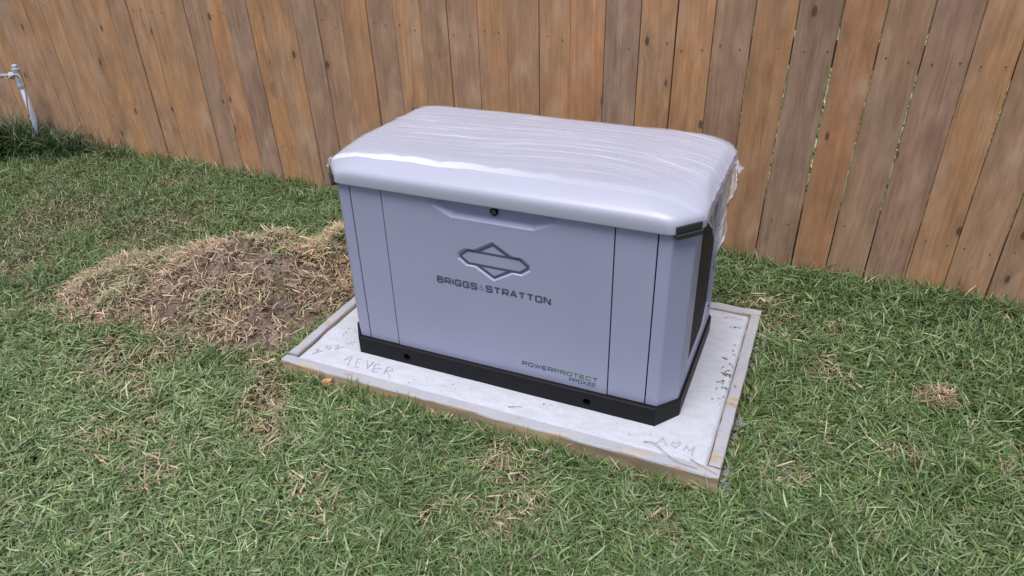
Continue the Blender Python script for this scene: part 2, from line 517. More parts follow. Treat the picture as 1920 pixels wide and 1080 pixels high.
for k in range(-16, 49):
    a0, a1 = EDGE[k]; b0, b1 = EDGE[k + 1]
    g0 = GAP.get(k, .0030) * .36; g1 = GAP.get(k + 1, .0030) * .36
    if k > 38: g0 = g1 = .002
    f = FH / 1.2
    xl0, xl1 = a0 + g0, a0 + (a1 - a0) * f + g0
    xr0, xr1 = b0 - g1, b0 + (b1 - b0) * f - g1
    ox = (xl0 + xr0) / 2
    zb = random.uniform(-.014, .012)
    yo = random.uniform(-.003, .003)
    lean = random.uniform(-.004, .004)
    th = random.uniform(.0155, .019)
    cup = random.uniform(-.0025, .0025)
    bm = bmesh.new()
    rows = []
    nseg = 14
    top = FH + random.uniform(-.01, .01)
    for i in range(nseg + 1):
        t = i / nseg; z = zb + (top - zb) * t
        jl = random.uniform(-.0007, .0007); jr = random.uniform(-.0007, .0007)
        l = xl0 + (xl1 - xl0) * t - ox + jl; r = xr0 + (xr1 - xr0) * t - ox + jr
        if i == nseg:                                  # dog-eared top
            z1 = z; l2, r2 = l + .03, r - .03
        y = yo + lean * (t - .5) * 2
        e = .0016
        xs = [l, l + e, (l + r) / 2, r - e, r]
        ys = [y - th + e, y - th, y - th + cup, y - th, y - th + e]
        if i == nseg: xs = [l + .028, l + .03, (l + r) / 2, r - .03, r - .028]
        front = [bm.verts.new((xs[j], ys[j], z if i < nseg else z)) for j in range(5)]
        back = [bm.verts.new((xs[0], y, z)), bm.verts.new((xs[4], y, z))]
        rows.append(front + back[::-1])
    for a, b in zip(rows, rows[1:]):
        n = len(a)
        for j in range(n):
            bm.faces.new((a[j], a[(j + 1) % n], b[(j + 1) % n], b[j]))
    bm.faces.new(rows[0][::-1]); bm.faces.new(rows[-1])
    o = from_bm("fence_board", bm, M_WOOD, fence, loc=(ox, 0, 0))
    t = TONE.get(k, random.choice((.1, .3, .5, .8)))
    t = .45 + (t - .45) * .95 + random.uniform(-.10, .10)
    c = ORANGE + (GREY - ORANGE) * t
    c = c * random.uniform(.88, 1.10)
    if k in (25, 32, 11): c = c * np.array((1.03, .95, .93))
    if k in (12, 34): c = c * np.array((1.0, .96, 1.0))
    if k < 12: c = c * 1.06
    if k > 29: c = c * .92  # dimmer light at the right end is put into these boards' colour
    o.color = (*[float(v) for v in np.clip(c, 0, 1)], 1)
for z0 in (.833, .172, 1.46):
    for xa, xb in ((-5.7, -1.862), (-1.858, .572), (.576, 3.0), (3.004, 7.0)):
        bm = bmesh.new(); add_box(bm, xa, xb, .006, .044, z0, z0 + .092, .002)
        from_bm("fence_rail", bm, M_RAIL, fence)
for xp in (-4.30, -1.86, .578, 3.01, 5.4):
    bm = bmesh.new(); add_box(bm, xp - .045, xp + .045, .0455, .135, -.3, 1.80, .003)
    from_bm("fence_post", bm, M_RAIL, fence)
bm = bmesh.new()
for k in range(-4, 42):
    a0, a1 = EDGE[k]; b0, b1 = EDGE[k + 1]
    for zr in (.875, .215):
        for fr in (.24, .76):
            x = a0 + (a1 - a0) * zr / 1.2 + ((b0 - a0)) * (fr + random.uniform(-.06, .06))
            add_lathe(bm, [(.0036, 0), (.0030, -.0012)], (x, -.0165 + random.uniform(-.001, .0005), zr + random.uniform(-.02, .02)), (0, 1, 0), 6)
nl = from_bm("nail_heads", bm, paint("rust_nail", (.11, .075, .06), .6, orange=0), fence); nl["kind"] = "stuff"

# ------------------------------------------------------------------ concrete pad
px0, px1, py0, py1 = PAD
pad = empty("concrete_pad", (0, 0, 0), "pale fresh concrete slab in its wooden form, under the generator", "concrete pad")
W4 = .040
def slab_mesh():
    x0, x1, y0, y1 = px0 + W4, px1 - W4, py0 + W4, py1 - W4
    nx, ny = 120, 74
    X, Y = np.meshgrid(np.linspace(x0, x1, nx), np.linspace(y0, y1, ny))
    Z = (fbm(X * 6, Y * 6, 9) - .5) * .0035 - .0012
    d = np.minimum.reduce([X - x0, x1 - X, y1 - Y])
    Z = Z - .0065 * (1 - sstep(0, .014, d)) * (.5 + vnoise(X * 14, Y * 14, 3))
    Z = Z - .006 * sstep(.1, -.1, (X - x0) - .0) * 0
    inn = (X > -.02) & (X < 1.22) & (Y > -.015) & (Y < .69)
    Z = np.where(inn, np.minimum(Z, -.0004), Z)
    me, used = grid_mesh("slab", X, Y, Z)
    bm = bmesh.new(); bm.from_mesh(me)
    es = [e for e in bm.edges if e.is_boundary]
    r = bmesh.ops.extrude_edge_only(bm, edges=es)
    for v in [g for g in r["geom"] if isinstance(g, bmesh.types.BMVert)]: v.co.z = -.12
    bpy.data.meshes.remove(me)
    return bm
slab = from_bm("slab", slab_mesh(), M_CONC, pad, smooth=True, recalc=False)

def form_board(x0, x1, y0, y1, ztop, label=None, along='x', flush_in=None):
    """a 2x4 set on edge with a bumpy cement-smeared top"""
    n = 60
    bm = bmesh.new()
    rows = []
    for i in range(n + 1):
        t = i / n
        if along == 'x': px = x0 + (x1 - x0) * t; a = Vector((px, y0, 0)); b = Vector((px, y1, 0))
        else: py = y0 + (y1 - y0) * t; a = Vector((x0, py, 0)); b = Vector((x1, py, 0))
        row = []
        j1 = float(vnoise(t * 23 + x0 * 9, y0 * 7, 11) - .5) * .003
        prof = [(0, -.13), (0, ztop - .006), (.06, ztop - .0015), (.18, ztop), (.42, ztop), (.68, ztop), (.9, ztop), (.97, ztop - .002), (1, ztop - .006), (1, -.13)]
        for u, z in prof:
            p = a.lerp(b, u); p.z = z
            if -.001 < u - .5 < .5 or u < .5:
                if z > ztop - .01:
                    p.z += (float(fbm(p.x * 16, p.y * 16, 12)) - .5) * .008 * (1 if .05 < u < .95 else .5)
            if u in (0, 1) and z > -.1:
                if along == 'x': p.y += j1
                else: p.x += j1
            row.append(bm.verts.new(p))
        rows.append(row)
    for a, b in zip(rows, rows[1:]):
        for j in range(len(a) - 1):
            bm.faces.new((a[j], b[j], b[j + 1], a[j + 1]))
    bm.faces.new(rows[0]); bm.faces.new(rows[-1][::-1])
    o = from_bm("form_board", bm, M_FORM, pad, smooth=False)
    if label: o["label"] = label
    return o
form_board(px0, px1, py0, py0 + W4 - .0006, .001, "front form board with cement smeared over its top", 'x')
form_board(px0 + .001, px1 - .001, py1 - W4 + .002, py1, .006, None, 'x')
form_board(px0, px0 + W4 - .002, py0 + W4 + .001, py1 - W4 + .0005, .008, "left form board standing slightly proud of the slab", 'y')
form_board(px1 - W4 + .0025, px1, py0 + W4 + .001, py1 - W4 + .0005, .002, "right form board with scraped patches of bare wood", 'y')
# stake stub with a fresh cut top, nailed outside the front board
bm = bmesh.new(); add_box(bm, .006, .042, py0 - .021, py0 - .0025, -.14, -.022, .003)
for v in bm.verts:
    if v.co.z > -.05: v.co.z += (v.co.x - .02) * .25
m_st, nt, b = new_mat("fresh_cut_wood")
nt.links.new(mixc(nt, noise(nt, objco(nt), 60, 3), (.52, .27, .12), (.66, .42, .24)), b.inputs["Base Color"])
b.inputs["Roughness"].default_value = .8
st = from_bm("form_stake", bm, m_st, pad); st["label"] = "short form stake with a fresh orange cut top"

# strokes scratched in the wet cement: a narrow groove bed with a thrown-up lip on each side
SCR = {"4ever": [[(.032, -.066), (.046, -.036), (.064, -.089)], [(.032, -.066), (.056, -.056)], [(.09, -.036), (.075, -.045), (.092, -.086), (.107, -.084)], [(.083, -.065), (.095, -.057)], [(.11, -.037), (.138, -.077), (.138, -.036)], [(.166, -.04), (.151, -.049), (.165, -.088), (.185, -.082)], [(.159, -.068), (.186, -.061)], [(.208, -.079), (.201, -.043), (.223, -.046), (.226, -.059), (.208, -.064), (.238, -.09)]],
       "year": [[(-.104, -.051), (-.094, -.043), (-.09, -.06), (-.096, -.078), (-.076, -.046)], [(-.076, -.026), (-.077, -.014), (-.065, -.014), (-.056, -.024), (-.061, -.032), (-.076, -.026)], [(-.051, -.003), (-.041, .007), (-.034, -.005), (-.038, -.023), (-.015, .005)], [(-.033, .032), (-.012, .022), (.007, .045)], [(-.019, .045), (.009, .023)]],
       "initials": [[(1.163, -.075), (1.178, -.039), (1.193, -.069)], [(1.167, -.063), (1.187, -.056)], [(1.221, -.071), (1.206, -.058), (1.21, -.046), (1.219, -.051), (1.227, -.039), (1.233, -.046), (1.221, -.071)], [(1.247, -.071), (1.251, -.047), (1.263, -.069), (1.273, -.045), (1.273, -.084)]]}
m_gr, nt, b = new_mat("scratched_cement")
nt.links.new(mixc(nt, noise(nt, objco(nt), 90, 3), (.41, .42, .475), (.51, .525, .58)), b.inputs["Base Color"])
b.inputs["Roughness"].default_value = .9; b.inputs["Specular IOR Level"].default_value = .15
def scratch(strokes, wd):
    bm = bmesh.new()
    for s in strokes:
        P = []
        for a, b in zip(s, s[1:]):
            for i in range(5):
                t = i / 5; P.append((a[0] + (b[0] - a[0]) * t, a[1] + (b[1] - a[1]) * t))
        P.append(s[-1])
        P = [Vector((x + random.uniform(-.0006, .0006), y + random.uniform(-.0006, .0006), 0)) for x, y in P]
        rows = []
        for i, p in enumerate(P):
            d = (P[min(i + 1, len(P) - 1)] - P[max(0, i - 1)])
            if d.length < 1e-6: d = Vector((1, 0, 0))
            d.normalize(); n = Vector((-d.y, d.x, 0))
            z = .0016
            ww = wd * random.uniform(.7, 1.2)
            rows.append([bm.verts.new(p + n * u * ww + Vector((0, 0, h + random.uniform(-.0003, .0003)))) for u, h in ((-1.5, -.003), (-.8, z + .0007), (-.4, z - .0004), (.4, z - .0004), (.8, z + .0007), (1.5, -.003))])
        for a, b in zip(rows, rows[1:]):
            for j in range(5): bm.faces.new((a[j], b[j], b[j + 1], a[j + 1]))
    return bm
for nm, wd in (("4ever", .0018), ("year", .0017), ("initials", .0024)):
    o = from_bm("scratched_writing", scratch(SCR[nm], wd), m_gr, slab)
    o["label"] = {"4ever": "4EVER scratched into the concrete", "year": "2024 scratched into the concrete", "initials": "A heart M scratched into the concrete"}[nm]

# ------------------------------------------------------------------ generator
GEN = empty("standby_generator", (0, 0, 0), "grey steel home standby generator with black base on the concrete pad", "generator")
T, D = 1.20, .674
def octagon(x0, x1, y0, y1, cx, cy):
    return [(x0 + cx, y0), (x1 - cx, y0), (x1, y0 + cy), (x1, y1 - cy), (x1 - cx, y1), (x0 + cx, y1), (x0, y1 - cy), (x0, y0 + cy)]

# black base skirt, with two round lifting holes in the front
HS = .066
bm = bmesh.new()
O = octagon(0, T, 0, D, .0597, .081)
def ring(ins, z):
    pts = octagon(ins, T - ins, ins, D - ins, .0597 - ins * .35, .081 - ins * .45)
    return [bm.verts.new((x, y, z)) for x, y in pts]
R0 = ring(0, .0); R1 = ring(0, HS - .003); R2 = ring(.003, HS); R3 = ring(.0075, HS); R4 = ring(.009, HS - .004); R5 = ring(.05, HS - .004)
for A, B in ((R1, R2), (R2, R3), (R3, R4), (R4, R5)):
    for i in range(8): bm.faces.new((A[i], A[(i + 1) % 8], B[(i + 1) % 8], B[i]))
for i in range(1, 8): bm.faces.new((R0[i], R0[(i + 1) % 8], R1[(i + 1) % 8], R1[i]))
holes = []
for hx in (.256, .919):
    holes.append([Vector((hx + .0135 * math.cos(a), 0, .028 + .0135 * math.sin(a))) for a in [2 * math.pi * i / 20 for i in range(20)]])
outer = [Vector((O[0][0], 0, 0)), Vector((O[1][0], 0, 0)), Vector((O[1][0], 0, HS - .003)), Vector((O[0][0], 0, HS - .003))]
def tess_front(bm, outer, holes, fix=None):
    loops = [outer] + holes
    flat = [v for l in loops for v in l]
    vs = [bm.verts.new(p) for p in flat]
    for t in tessellate_polygon([[Vector((p.x, p.z, 0)) for p in l] for l in loops]):
        try: bm.faces.new([vs[i] for i in t])
        except ValueError: pass
    out = []; i = 0
    for l in loops:
        out.append(vs[i:i + len(l)]); i += len(l)
    return out
L = tess_front(bm, outer, holes)
for hv in L[1:]:
    back = [bm.verts.new((v.co.x, .03, v.co.z)) for v in hv]
    n = len(hv)
    for i in range(n): bm.faces.new((hv[i], hv[(i + 1) % n], back[(i + 1) % n], back[i]))
    bm.faces.new(back)
bmesh.ops.remove_doubles(bm, verts=bm.verts[:], dist=1e-5)
from_bm("base_skirt", bm, M_BLACK, GEN)

BY = .018          # front plane of the cabinet
BX0, BX1 = .0085, 1.1915
CX, CYY = .0535, .062
ZB, ZT = .0635, .672
# dark inner casing seen in the panel gaps
bm = bmesh.new()
pts = octagon(BX0 + .007, BX1 - .007, BY + .0300, .650, CX, CYY)
lo = [bm.verts.new((x, y, ZB)) for x, y in pts]; hi = [bm.verts.new((x, y, ZT - .004)) for x, y in pts]
for i in range(8): bm.faces.new((lo[i], lo[(i + 1) % 8], hi[(i + 1) % 8], hi[i]))
bm.faces.new(lo[::-1]); bm.faces.new(hi)
from_bm("inner_casing", bm, M_DARK, GEN)

def strip_panel(name, path, z0, z1, th=.007, mat=M_BODY, bev=.0018):
    """sheet panel that follows a plan path; bevelled top, bottom and ends"""
    bm = bmesh.new()
    P = [Vector((x, y, 0)) for x, y in path]
    nrm = []
    for i in range(len(P)):
        d = (P[min(i + 1, len(P) - 1)] - P[max(i - 1, 0)]).normalized()
        nrm.append(Vector((-d.y, d.x, 0)))                # inward for a counter-clockwise outline
    a = [bm.verts.new(p + Vector((0, 0, z0))) for p in P]; b = [bm.verts.new(p + Vector((0, 0, z1))) for p in P]
    c = [bm.verts.new(p + n * th + Vector((0, 0, z0))) for p, n in zip(P, nrm)]; d = [bm.verts.new(p + n * th + Vector((0, 0, z1))) for p, n in zip(P, nrm)]
    k = len(P)
    for i in range(k - 1):
        bm.faces.new((a[i], a[i + 1], b[i + 1], b[i])); bm.faces.new((c[i + 1], c[i], d[i], d[i + 1]))
        bm.faces.new((b[i], b[i + 1], d[i + 1], d[i])); bm.faces.new((a[i + 1], a[i], c[i], c[i + 1]))
    bm.faces.new((a[0], b[0], d[0], c[0])); bm.faces.new((a[-1], c[-1], d[-1], b[-1]))
    bmesh.ops.recalc_face_normals(bm, faces=bm.faces[:])
    es = [e for e in bm.edges if len(e.link_faces) == 2 and e.calc_face_angle() > .9]
    bmesh.ops.bevel(bm, geom=es, offset=bev, segments=2, profile=.5, affect='EDGES')
    return from_bm(name, bm, mat, GEN)

G = .0018
S1, S2, S3, S4 = .1023, .2202, .979, 1.0999
XL, XR = BX0 + CX, BX1 - CX
def soft(pts, i, r=.006):
    """round one plan corner"""
    a, p, b = Vector(pts[i - 1]), Vector(pts[i]), Vector(pts[i + 1])
    u = p + (a - p).normalized() * r; v = p + (b - p).normalized() * r
    q = [u.lerp(p, t).lerp(p.lerp(v, t), t) for t in (0, .25, .5, .75, 1)]
    return pts[:i] + [tuple(x) for x in q] + pts[i + 1:]
rp = [(S4 + G, BY), (XR, BY), (BX1, BY + CYY), (BX1, .150)]
rp = soft(soft(rp, 2), 1)
strip_panel("corner_post", rp, ZB, ZT)
lp = [(BX0, .150), (BX0, BY + CYY), (XL, BY), (S1 - G, BY)]
lp = soft(soft(lp, 2), 1)
strip_panel("corner_post", lp, ZB, ZT)
strip_panel("front_panel", [(S1 + G, BY), (S2 - G, BY)], ZB, ZT)
strip_panel("front_panel", [(S3 + G, BY), (S4 - G, BY)], ZB, ZT)
bpth = [(BX1, .560), (BX1, .656 - CYY), (XR, .656), (XL, .656), (BX0, .656 - CYY), (BX0, .56)]
strip_panel("rear_panel", bpth, ZB, ZT)

# side panels: a light frame round a dark louvred grille
def side(xo, sgn):
    fr = bmesh.new()
    y0, y1 = .1535, .5565
    hole = [(.188, .105), (.455, .105), (.512, .170), (.512, .640), (.188, .640)]
    outer = [Vector((y0, 0, ZB)), Vector((y1, 0, ZB)), Vector((y1, 0, ZT)), Vector((y0, 0, ZT))]
    Ls = tess_front(fr, outer, [[Vector((a, 0, b)) for a, b in hole]])
    for l, dep in ((Ls[0], .006), (Ls[1], .022)):
        back = [fr.verts.new(v.co + Vector((0, dep, 0))) for v in l]
        n = len(l)
        for i in range(n): fr.faces.new((l[i], l[(i + 1) % n], back[(i + 1) % n], back[i]))
    for v in fr.verts:
        a, d, z = v.co
        v.co = Vector((xo - sgn * d, a, z))
    frame = from_bm("side_frame", fr, M_BODY, GEN)
    g = bmesh.new()
    vs = [g.verts.new((xo - sgn * .021, a, b)) for a, b in ((.184, .10), (.516, .10), (.516, .645), (.184, .645))]
    g.faces.new(vs)
    gr = from_bm("side_grille", g, M_DARK, GEN)
    for i in range(26):
        z = .118 + i * .0202
        b = bmesh.new()
        ye = .511 if z > .172 else .455 + (z - .105) / .065 * .057 - .001
        A = [(xo - sgn * .019, z + .013), (xo - sgn * .017, z + .0145), (xo - sgn * .006, z + .0015), (xo - sgn * .008, z)]
        l0 = [b.verts.new((x, .189, zz)) for x, zz in A]; l1 = [b.verts.new((x, ye, zz)) for x, zz in A]
        for j in range(4): b.faces.new((l0[j], l0[(j + 1) % 4], l1[(j + 1) % 4], l1[j]))
        b.faces.new(l0[::-1]); b.faces.new(l1)
        from_bm("louvre", b, M_GRILLE, gr)
    for z in (.14, .30, .46, .62):
        b = bmesh.new(); add_lathe(b, [(.005, -.001), (.005, .0015), (.003, .0028)], (xo, .535, z), (sgn, 0, 0), 10)
        from_bm("screw", b, M_BLACK, frame)
side(BX1, 1); side(BX0, -1)

# door: notch for the hand recess at the top, pocket for the emblem
def emblem_outline(m):
    """bar with clipped corners crossed by a diamond, grown by m"""
    hw, bh, ck, dw, dh = .1165 + m, .0255 + m * .8, .020, .060 + m * .9, .061 + m * 1.25
    right = [(dw, bh), (hw - ck * 1.3, bh), (hw, bh - ck), (hw, -bh + ck), (hw - ck * 1.3, -bh), (dw, -bh)]
    pts = [(0, dh)] + right + [(0, -dh)] + [(-x, z) for x, z in right[::-1]]
    return pts
EX, EZ = .6005, .4655
door = bmesh.new()
NOTCH = [(.828, ZT), (.800, .624), (.735, .5935), (.462, .5935), (.398, .624), (.372, ZT)]
outer = [(S2 + G, ZB), (S3 - G, ZB), (S3 - G, ZT)] + NOTCH + [(S2 + G, ZT)]
em = [(EX + x, EZ + z) for x, z in emblem_outline(.0065)]
Ls = tess_front(door, [Vector((x, BY, z)) for x, z in outer], [[Vector((x, BY, z)) for x, z in em]])
ol, el = Ls
back = [door.verts.new(v.co + Vector((0, .008, 0))) for v in ol]
n = len(ol)
for i in range(n):
    if 3 <= i <= 7: continue
    door.faces.new((ol[i], ol[(i + 1) % n], back[(i + 1) % n], back[i]))
inner = [(.806, ZT), (.776, .642), (.722, .6130), (.475, .6130), (.422, .642), (.394, ZT)]
mid = [((a[0] * .12 + b[0] * .88), (a[1] * .12 + b[1] * .88)) for a, b in zip(NOTCH, inner)]
iv0 = [door.verts.new((x, BY + .019, z)) for x, z in mid]
iv = [door.verts.new((x, BY + .0205, z)) for x, z in inner]
nv = ol[3:9]
for A, B in ((nv, iv0), (iv0, iv)):
    for i in range(5): door.faces.new((A[i], A[i + 1], B[i + 1], B[i]))
door.faces.new(iv)
ein = [(EX + x, EZ + z) for x, z in emblem_outline(.0022)]
ev = [door.verts.new((x, BY + .0045, z)) for x, z in ein]
ne = len(el)
for i in range(ne): door.faces.new((el[i], el[(i + 1) % ne], ev[(i + 1) % ne], ev[i]))
fl = tess_front(door, [Vector((x, BY + .0045, z)) for x, z in ein], [])
bmesh.ops.remove_doubles(door, verts=door.verts[:], dist=1e-5)
DOOR = from_bm("access_door", door, M_BODY, GEN)

# printed strokes --------------------------------------------------------
_step = [0]
def stroke(bm, pts, wd, y, closed=False):
    P = [Vector((x, 0, z)) for x, z in pts]
    k = len(P)
    yy = y - .00035 - .00004 * (_step[0] % 4); _step[0] += 1
    a, b = [], []
    for i in range(k):
        p = P[i]
        if closed: d0 = (p - P[i - 1]).normalized(); d1 = (P[(i + 1) % k] - p).normalized()
        else:
            d0 = (p - P[i - 1]).normalized() if i else (P[1] - p).normalized()
            d1 = (P[i + 1] - p).normalized() if i < k - 1 else d0
        n0 = Vector((-d0.z, 0, d0.x)); n1 = Vector((-d1.z, 0, d1.x))
        m = (n0 + n1)
        if m.length < 1e-4: m = n0
        m.normalize()
        s = wd / 2 / max(.45, m.dot(n0))
        q0 = p + m * s; q1 = p - m * s
        q0.y = q1.y = yy
        a.append(bm.verts.new(q0)); b.append(bm.verts.new(q1))
    for i in range(k if closed else k - 1):
        j = (i + 1) % k
        bm.faces.new((a[i], b[i], b[j], a[j]))

GL = {'B': [[(0, 0), (0, 1), (.82, 1), (.96, .88), (.96, .64), (.84, .53), (0, .53)], [(.84, .5), (1, .38), (1, .12), (.86, 0), (0, 0)]],
      'R': [[(0, 0), (0, 1), (.85, 1), (1, .87), (1, .53), (.85, .40), (0, .40)], [(.5, .40), (1, 0)]],
      'I': [[(0, 0), (0, 1)]],
      'G': [[(1, .78), (1, .87), (.86, 1), (.14, 1), (0, .87), (0, .13), (.14, 0), (.86, 0), (1, .13), (1, .46), (.5, .46)]],
      'S': [[(1, .78), (1, .88), (.87, 1), (.13, 1), (0, .88), (0, .64), (.12, .52), (.88, .5), (1, .38), (1, .12), (.87, 0), (.13, 0), (0, .12), (0, .22)]],
      'T': [[(0, 1), (1, 1)], [(.5, 1), (.5, 0)]],
      'A': [[(0, 0), (.42, 1), (.58, 1), (1, 0)], [(.2, .30), (.8, .30)]],
      'N': [[(0, 0), (0, 1), (.14, 1), (.86, 0), (1, 0), (1, 1)]],
      'P': [[(0, 0), (0, 1), (.85, 1), (1, .87), (1, .50), (.85, .37), (0, .37)]],
      'W': [[(0, 1), (.25, 0), (.5, .95), (.75, 0), (1, 1)]],
      'E': [[(1, 1), (.1, 1), (0, .9), (0, .1), (.1, 0), (1, 0)], [(0, .5), (.92, .5)]],
      'C': [[(1, .76), (1, .87), (.86, 1), (.14, 1), (0, .87), (0, .13), (.14, 0), (.86, 0), (1, .13), (1, .24)]],
      'D': [[(0, 0), (0, 1), (.82, 1), (1, .85), (1, .15), (.82, 0), (0, 0)]],
      'X': [[(0, 0), (1, 1)], [(0, 1), (1, 0)]],
      '2': [[(0, 1), (.87, 1), (1, .88), (1, .64), (.87, .52), (.13, .5), (0, .38), (0, 0), (1, 0)]],
      '&': [[(1, 0), (.2, .66), (.16, .86), (.34, 1), (.56, 1), (.68, .84), (.55, .66), (.08, .36), (.04, .14), (.2, 0), (.55, 0), (.95, .42)]]}
WID = {'I': 0.001, '&': .85, 'W': 1.25, 'B': 1, 'T': 1.0}
def set_text(bm_for, text, x0, x1, z0, h, sw, y, gap=.52):
    """fits TEXT between x0 and x1; bm_for(i, ch) gives the mesh a letter goes to and its stroke width"""
    adv = [WID.get(c, 1.0) for c in text]
    tot = sum(adv) + gap * (len(text) - 1)
    u = (x1 - x0 - sw) / tot
    x = x0 + sw / 2
    for i, c in enumerate(text):
        bm, s2 = bm_for(i, c)
        for pl in GL[c]:
            if c == 'O': continue
            stroke(bm, [(x + px * adv[i] * u, z0 + sw / 2 + pz * (h - sw)) for px, pz in pl], s2, y)
        x += (adv[i] + gap) * u
def o_fix():
    GL['O'] = []
o_fix()
def set_text2(bm_for, text, x0, x1, z0, h, sw, y, gap=.52):
    adv = [WID.get(c, 1.0) for c in text]
    tot = sum(adv) + gap * (len(text) - 1)
    u = (x1 - x0 - sw) / tot
    x = x0 + sw / 2
    for i, c in enumerate(text):
        bm, s2 = bm_for(i, c)
        if c == 'O':
            pl = [(.14, 0), (.86, 0), (1, .14), (1, .86), (.86, 1), (.14, 1), (0, .86), (0, .14)]
            stroke(bm, [(x + px * adv[i] * u, z0 + sw / 2 + pz * (h - sw)) for px, pz in pl], s2, y, True)
        else:
            for pl in GL[c]:
                stroke(bm, [(x + px * adv[i] * u, z0 + sw / 2 + pz * (h - sw)) for px, pz in pl], s2, y)
        x += (adv[i] + gap) * u
A, A2, Bm = bmesh.new(), bmesh.new(), bmesh.new()
set_text2(lambda i, c: (Bm, .0012) if c == '&' else (A if i < 6 else A2, .0062), "BRIGGS&STRATTON", .3965, .7905, .3525, .0255, .0062, BY, .50)
o = from_bm("brand_lettering", A, M_INK, DOOR, recalc=False); o["label"] = "BRIGGS in dark wide capitals"
o = from_bm("brand_lettering", A2, M_INK, DOOR, recalc=False); o["label"] = "STRATTON in dark wide capitals"
o = from_bm("ampersand", Bm, M_INK, DOOR, recalc=False); o["label"] = "thin ampersand between the two brand words"
A, Bm = bmesh.new(), bmesh.new()
set_text2(lambda i, c: (A, .0036) if i < 5 else (Bm, .0037), "POWERPROTECT", .690, .948, .1010, .0165, .0034, BY, .42)
C_ = bmesh.new()
set_text2(lambda i, c: (C_, .0029), "PPDX22", .853, .941, .0815, .0145, .0026, BY, .40)
o = from_bm("model_lettering", A, M_INK, DOOR, recalc=False); o["label"] = "POWER in dark wide capitals"
o = from_bm("model_lettering", Bm, M_GREEN, DOOR, recalc=False); o["label"] = "PROTECT in green wide capitals"
o = from_bm("model_lettering", C_, M_INK, DOOR, recalc=False); o["label"] = "PPDX22 in small dark capitals"
A = bmesh.new()
yy = BY + .0045
eo = [(EX + x, EZ + z) for x, z in emblem_outline(-.0035)]
stroke(A, eo, .0086, yy, True)
stroke(A, [(EX - .058, EZ + .0225), (EX + .058, EZ + .0225)], .0080, yy)
stroke(A, [(EX - .058, EZ - .0225), (EX + .058, EZ - .0225)], .0080, yy)
o = from_bm("emblem", A, M_INK, DOOR, recalc=False); o["label"] = "dark outline of a bar crossed by a diamond in a recessed pocket"

# lock in the hand recess
bm = bmesh.new()
add_lathe(bm, [(.0125, 0), (.0125, -.007), (.0108, -.0095), (.0082, -.0095), (.0075, -.006)], (.6035, BY + .0200, .6275), (0, 1, 0), 24)
LOCK = from_bm("door_lock", bm, M_BLACK, DOOR, smooth=False)
bm = bmesh.new()
add_lathe(bm, [(.0074, 0), (.0074, -.0082), (.0066, -.009)], (.6035, BY + .0198, .6275), (0, 1, 0), 20)
from_bm("lock_core", bm, M_BRASS, LOCK)
bm = bmesh.new(); add_box(bm, .6026, .6044, BY + .0102, BY + .0112, .623, .632)
from_bm("key_slot", bm, M_DARK, LOCK)

# lid: stacked outlines
LX0, LX1, LY0, LY1 = -.012, 1.212, .002, .690
def lid_loop(f_in, s_in, b_in, ch, z, rnd, slope):
    rear = 1.0 if z < .70 else max(.40, 1.0 - (z - .70) / .04)
    x0, x1, y0, y1 = LX0 + s_in, LX1 - s_in, LY0 + f_in, LY1 - b_in
    o = octagon(x0, x1, y0, y1, ch, ch * 1.12)
    cb = ch * max(rear, .8)
    o[3] = (x1, y1 - cb); o[4] = (x1 - cb, y1); cb = ch * rear; o[5] = (x0 + cb, y1); o[6] = (x0, y1 - cb)
    pts = []
    nseg = (22, 5, 14, 5, 22, 5, 14, 5)
    m = len(o)
    cut = []
    for i in range(m):
        p = Vector(o[i]); a = Vector(o[i - 1]); b = Vector(o[(i + 1) % m])
        u = p + (a - p) * min(.45, rnd / (a - p).length); v = p + (b - p) * min(.45, rnd / (b - p).length)
        cut.append((u, p, v))
    for i in range(m):
        u, p, v = cut[i]
        for t in (0, .25, .5, .75, 1): pts.append(u.lerp(p, t).lerp(p.lerp(v, t), t))
        nu = cut[(i + 1) % m][0]
        for k in range(1, nseg[i]): pts.append(v.lerp(nu, k / nseg[i]))
    return [Vector((p.x, p.y, z - slope * (p.y - LY0) / (LY1 - LY0))) for p in pts]
LV = [  # front inset, side inset, back inset, chamfer, z, corner rounding, drop to the rear
    (.022, .022, .022, .060, .6560, .010, 0),
    (.004, .004, .004, .070, .6530, .016, 0),
    (.0005, .0005, .0005, .072, .6545, .018, 0),
    (0, 0, 0, .072, .6580, .020, 0),
    (0, 0, 0, .072, .6760, .024, 0),
    (.0008, .0005, 0, .073, .6880, .030, 0),
    (.0035, .002, .001, .075, .6960, .036, .002),
    (.0095, .005, .002, .077, .7030, .042, .005),
    (.0190, .010, .004, .080, .7100, .048, .009),
    (.0400, .019, .007, .088, .7220, .056, .015),
    (.0640, .031, .011, .098, .7350, .064, .021),
    (.0760, .044, .016, .104, .7405, .068, .025),
    (.0880, .058, .024, .106, .7440, .070, .028),
    (.1050, .078, .040, .106, .7465, .070, .030),
    (.1400, .120, .075, .100, .7480, .060, .030),
    (.2300, .220, .150, .080, .7490, .050, .030),
    (.3100, .380, .270, .030, .7495, .020, .030)]
bm = bmesh.new()
loops = [[bm.verts.new(p) for p in lid_loop(*l)] for l in LV]
for A, B in zip(loops, loops[1:]):
    n = len(A)
    for i in range(n): bm.faces.new((A[i], A[(i + 1) % n], B[(i + 1) % n], B[i]))
bm.faces.new(loops[-1]); bm.faces.new(loops[0][::-1])
bmesh.ops.recalc_face_normals(bm, faces=bm.faces[:])
lid_bvh = BVHTree.FromBMesh(bm)
from_bm("lid", bm, M_LID, GEN, smooth=True)

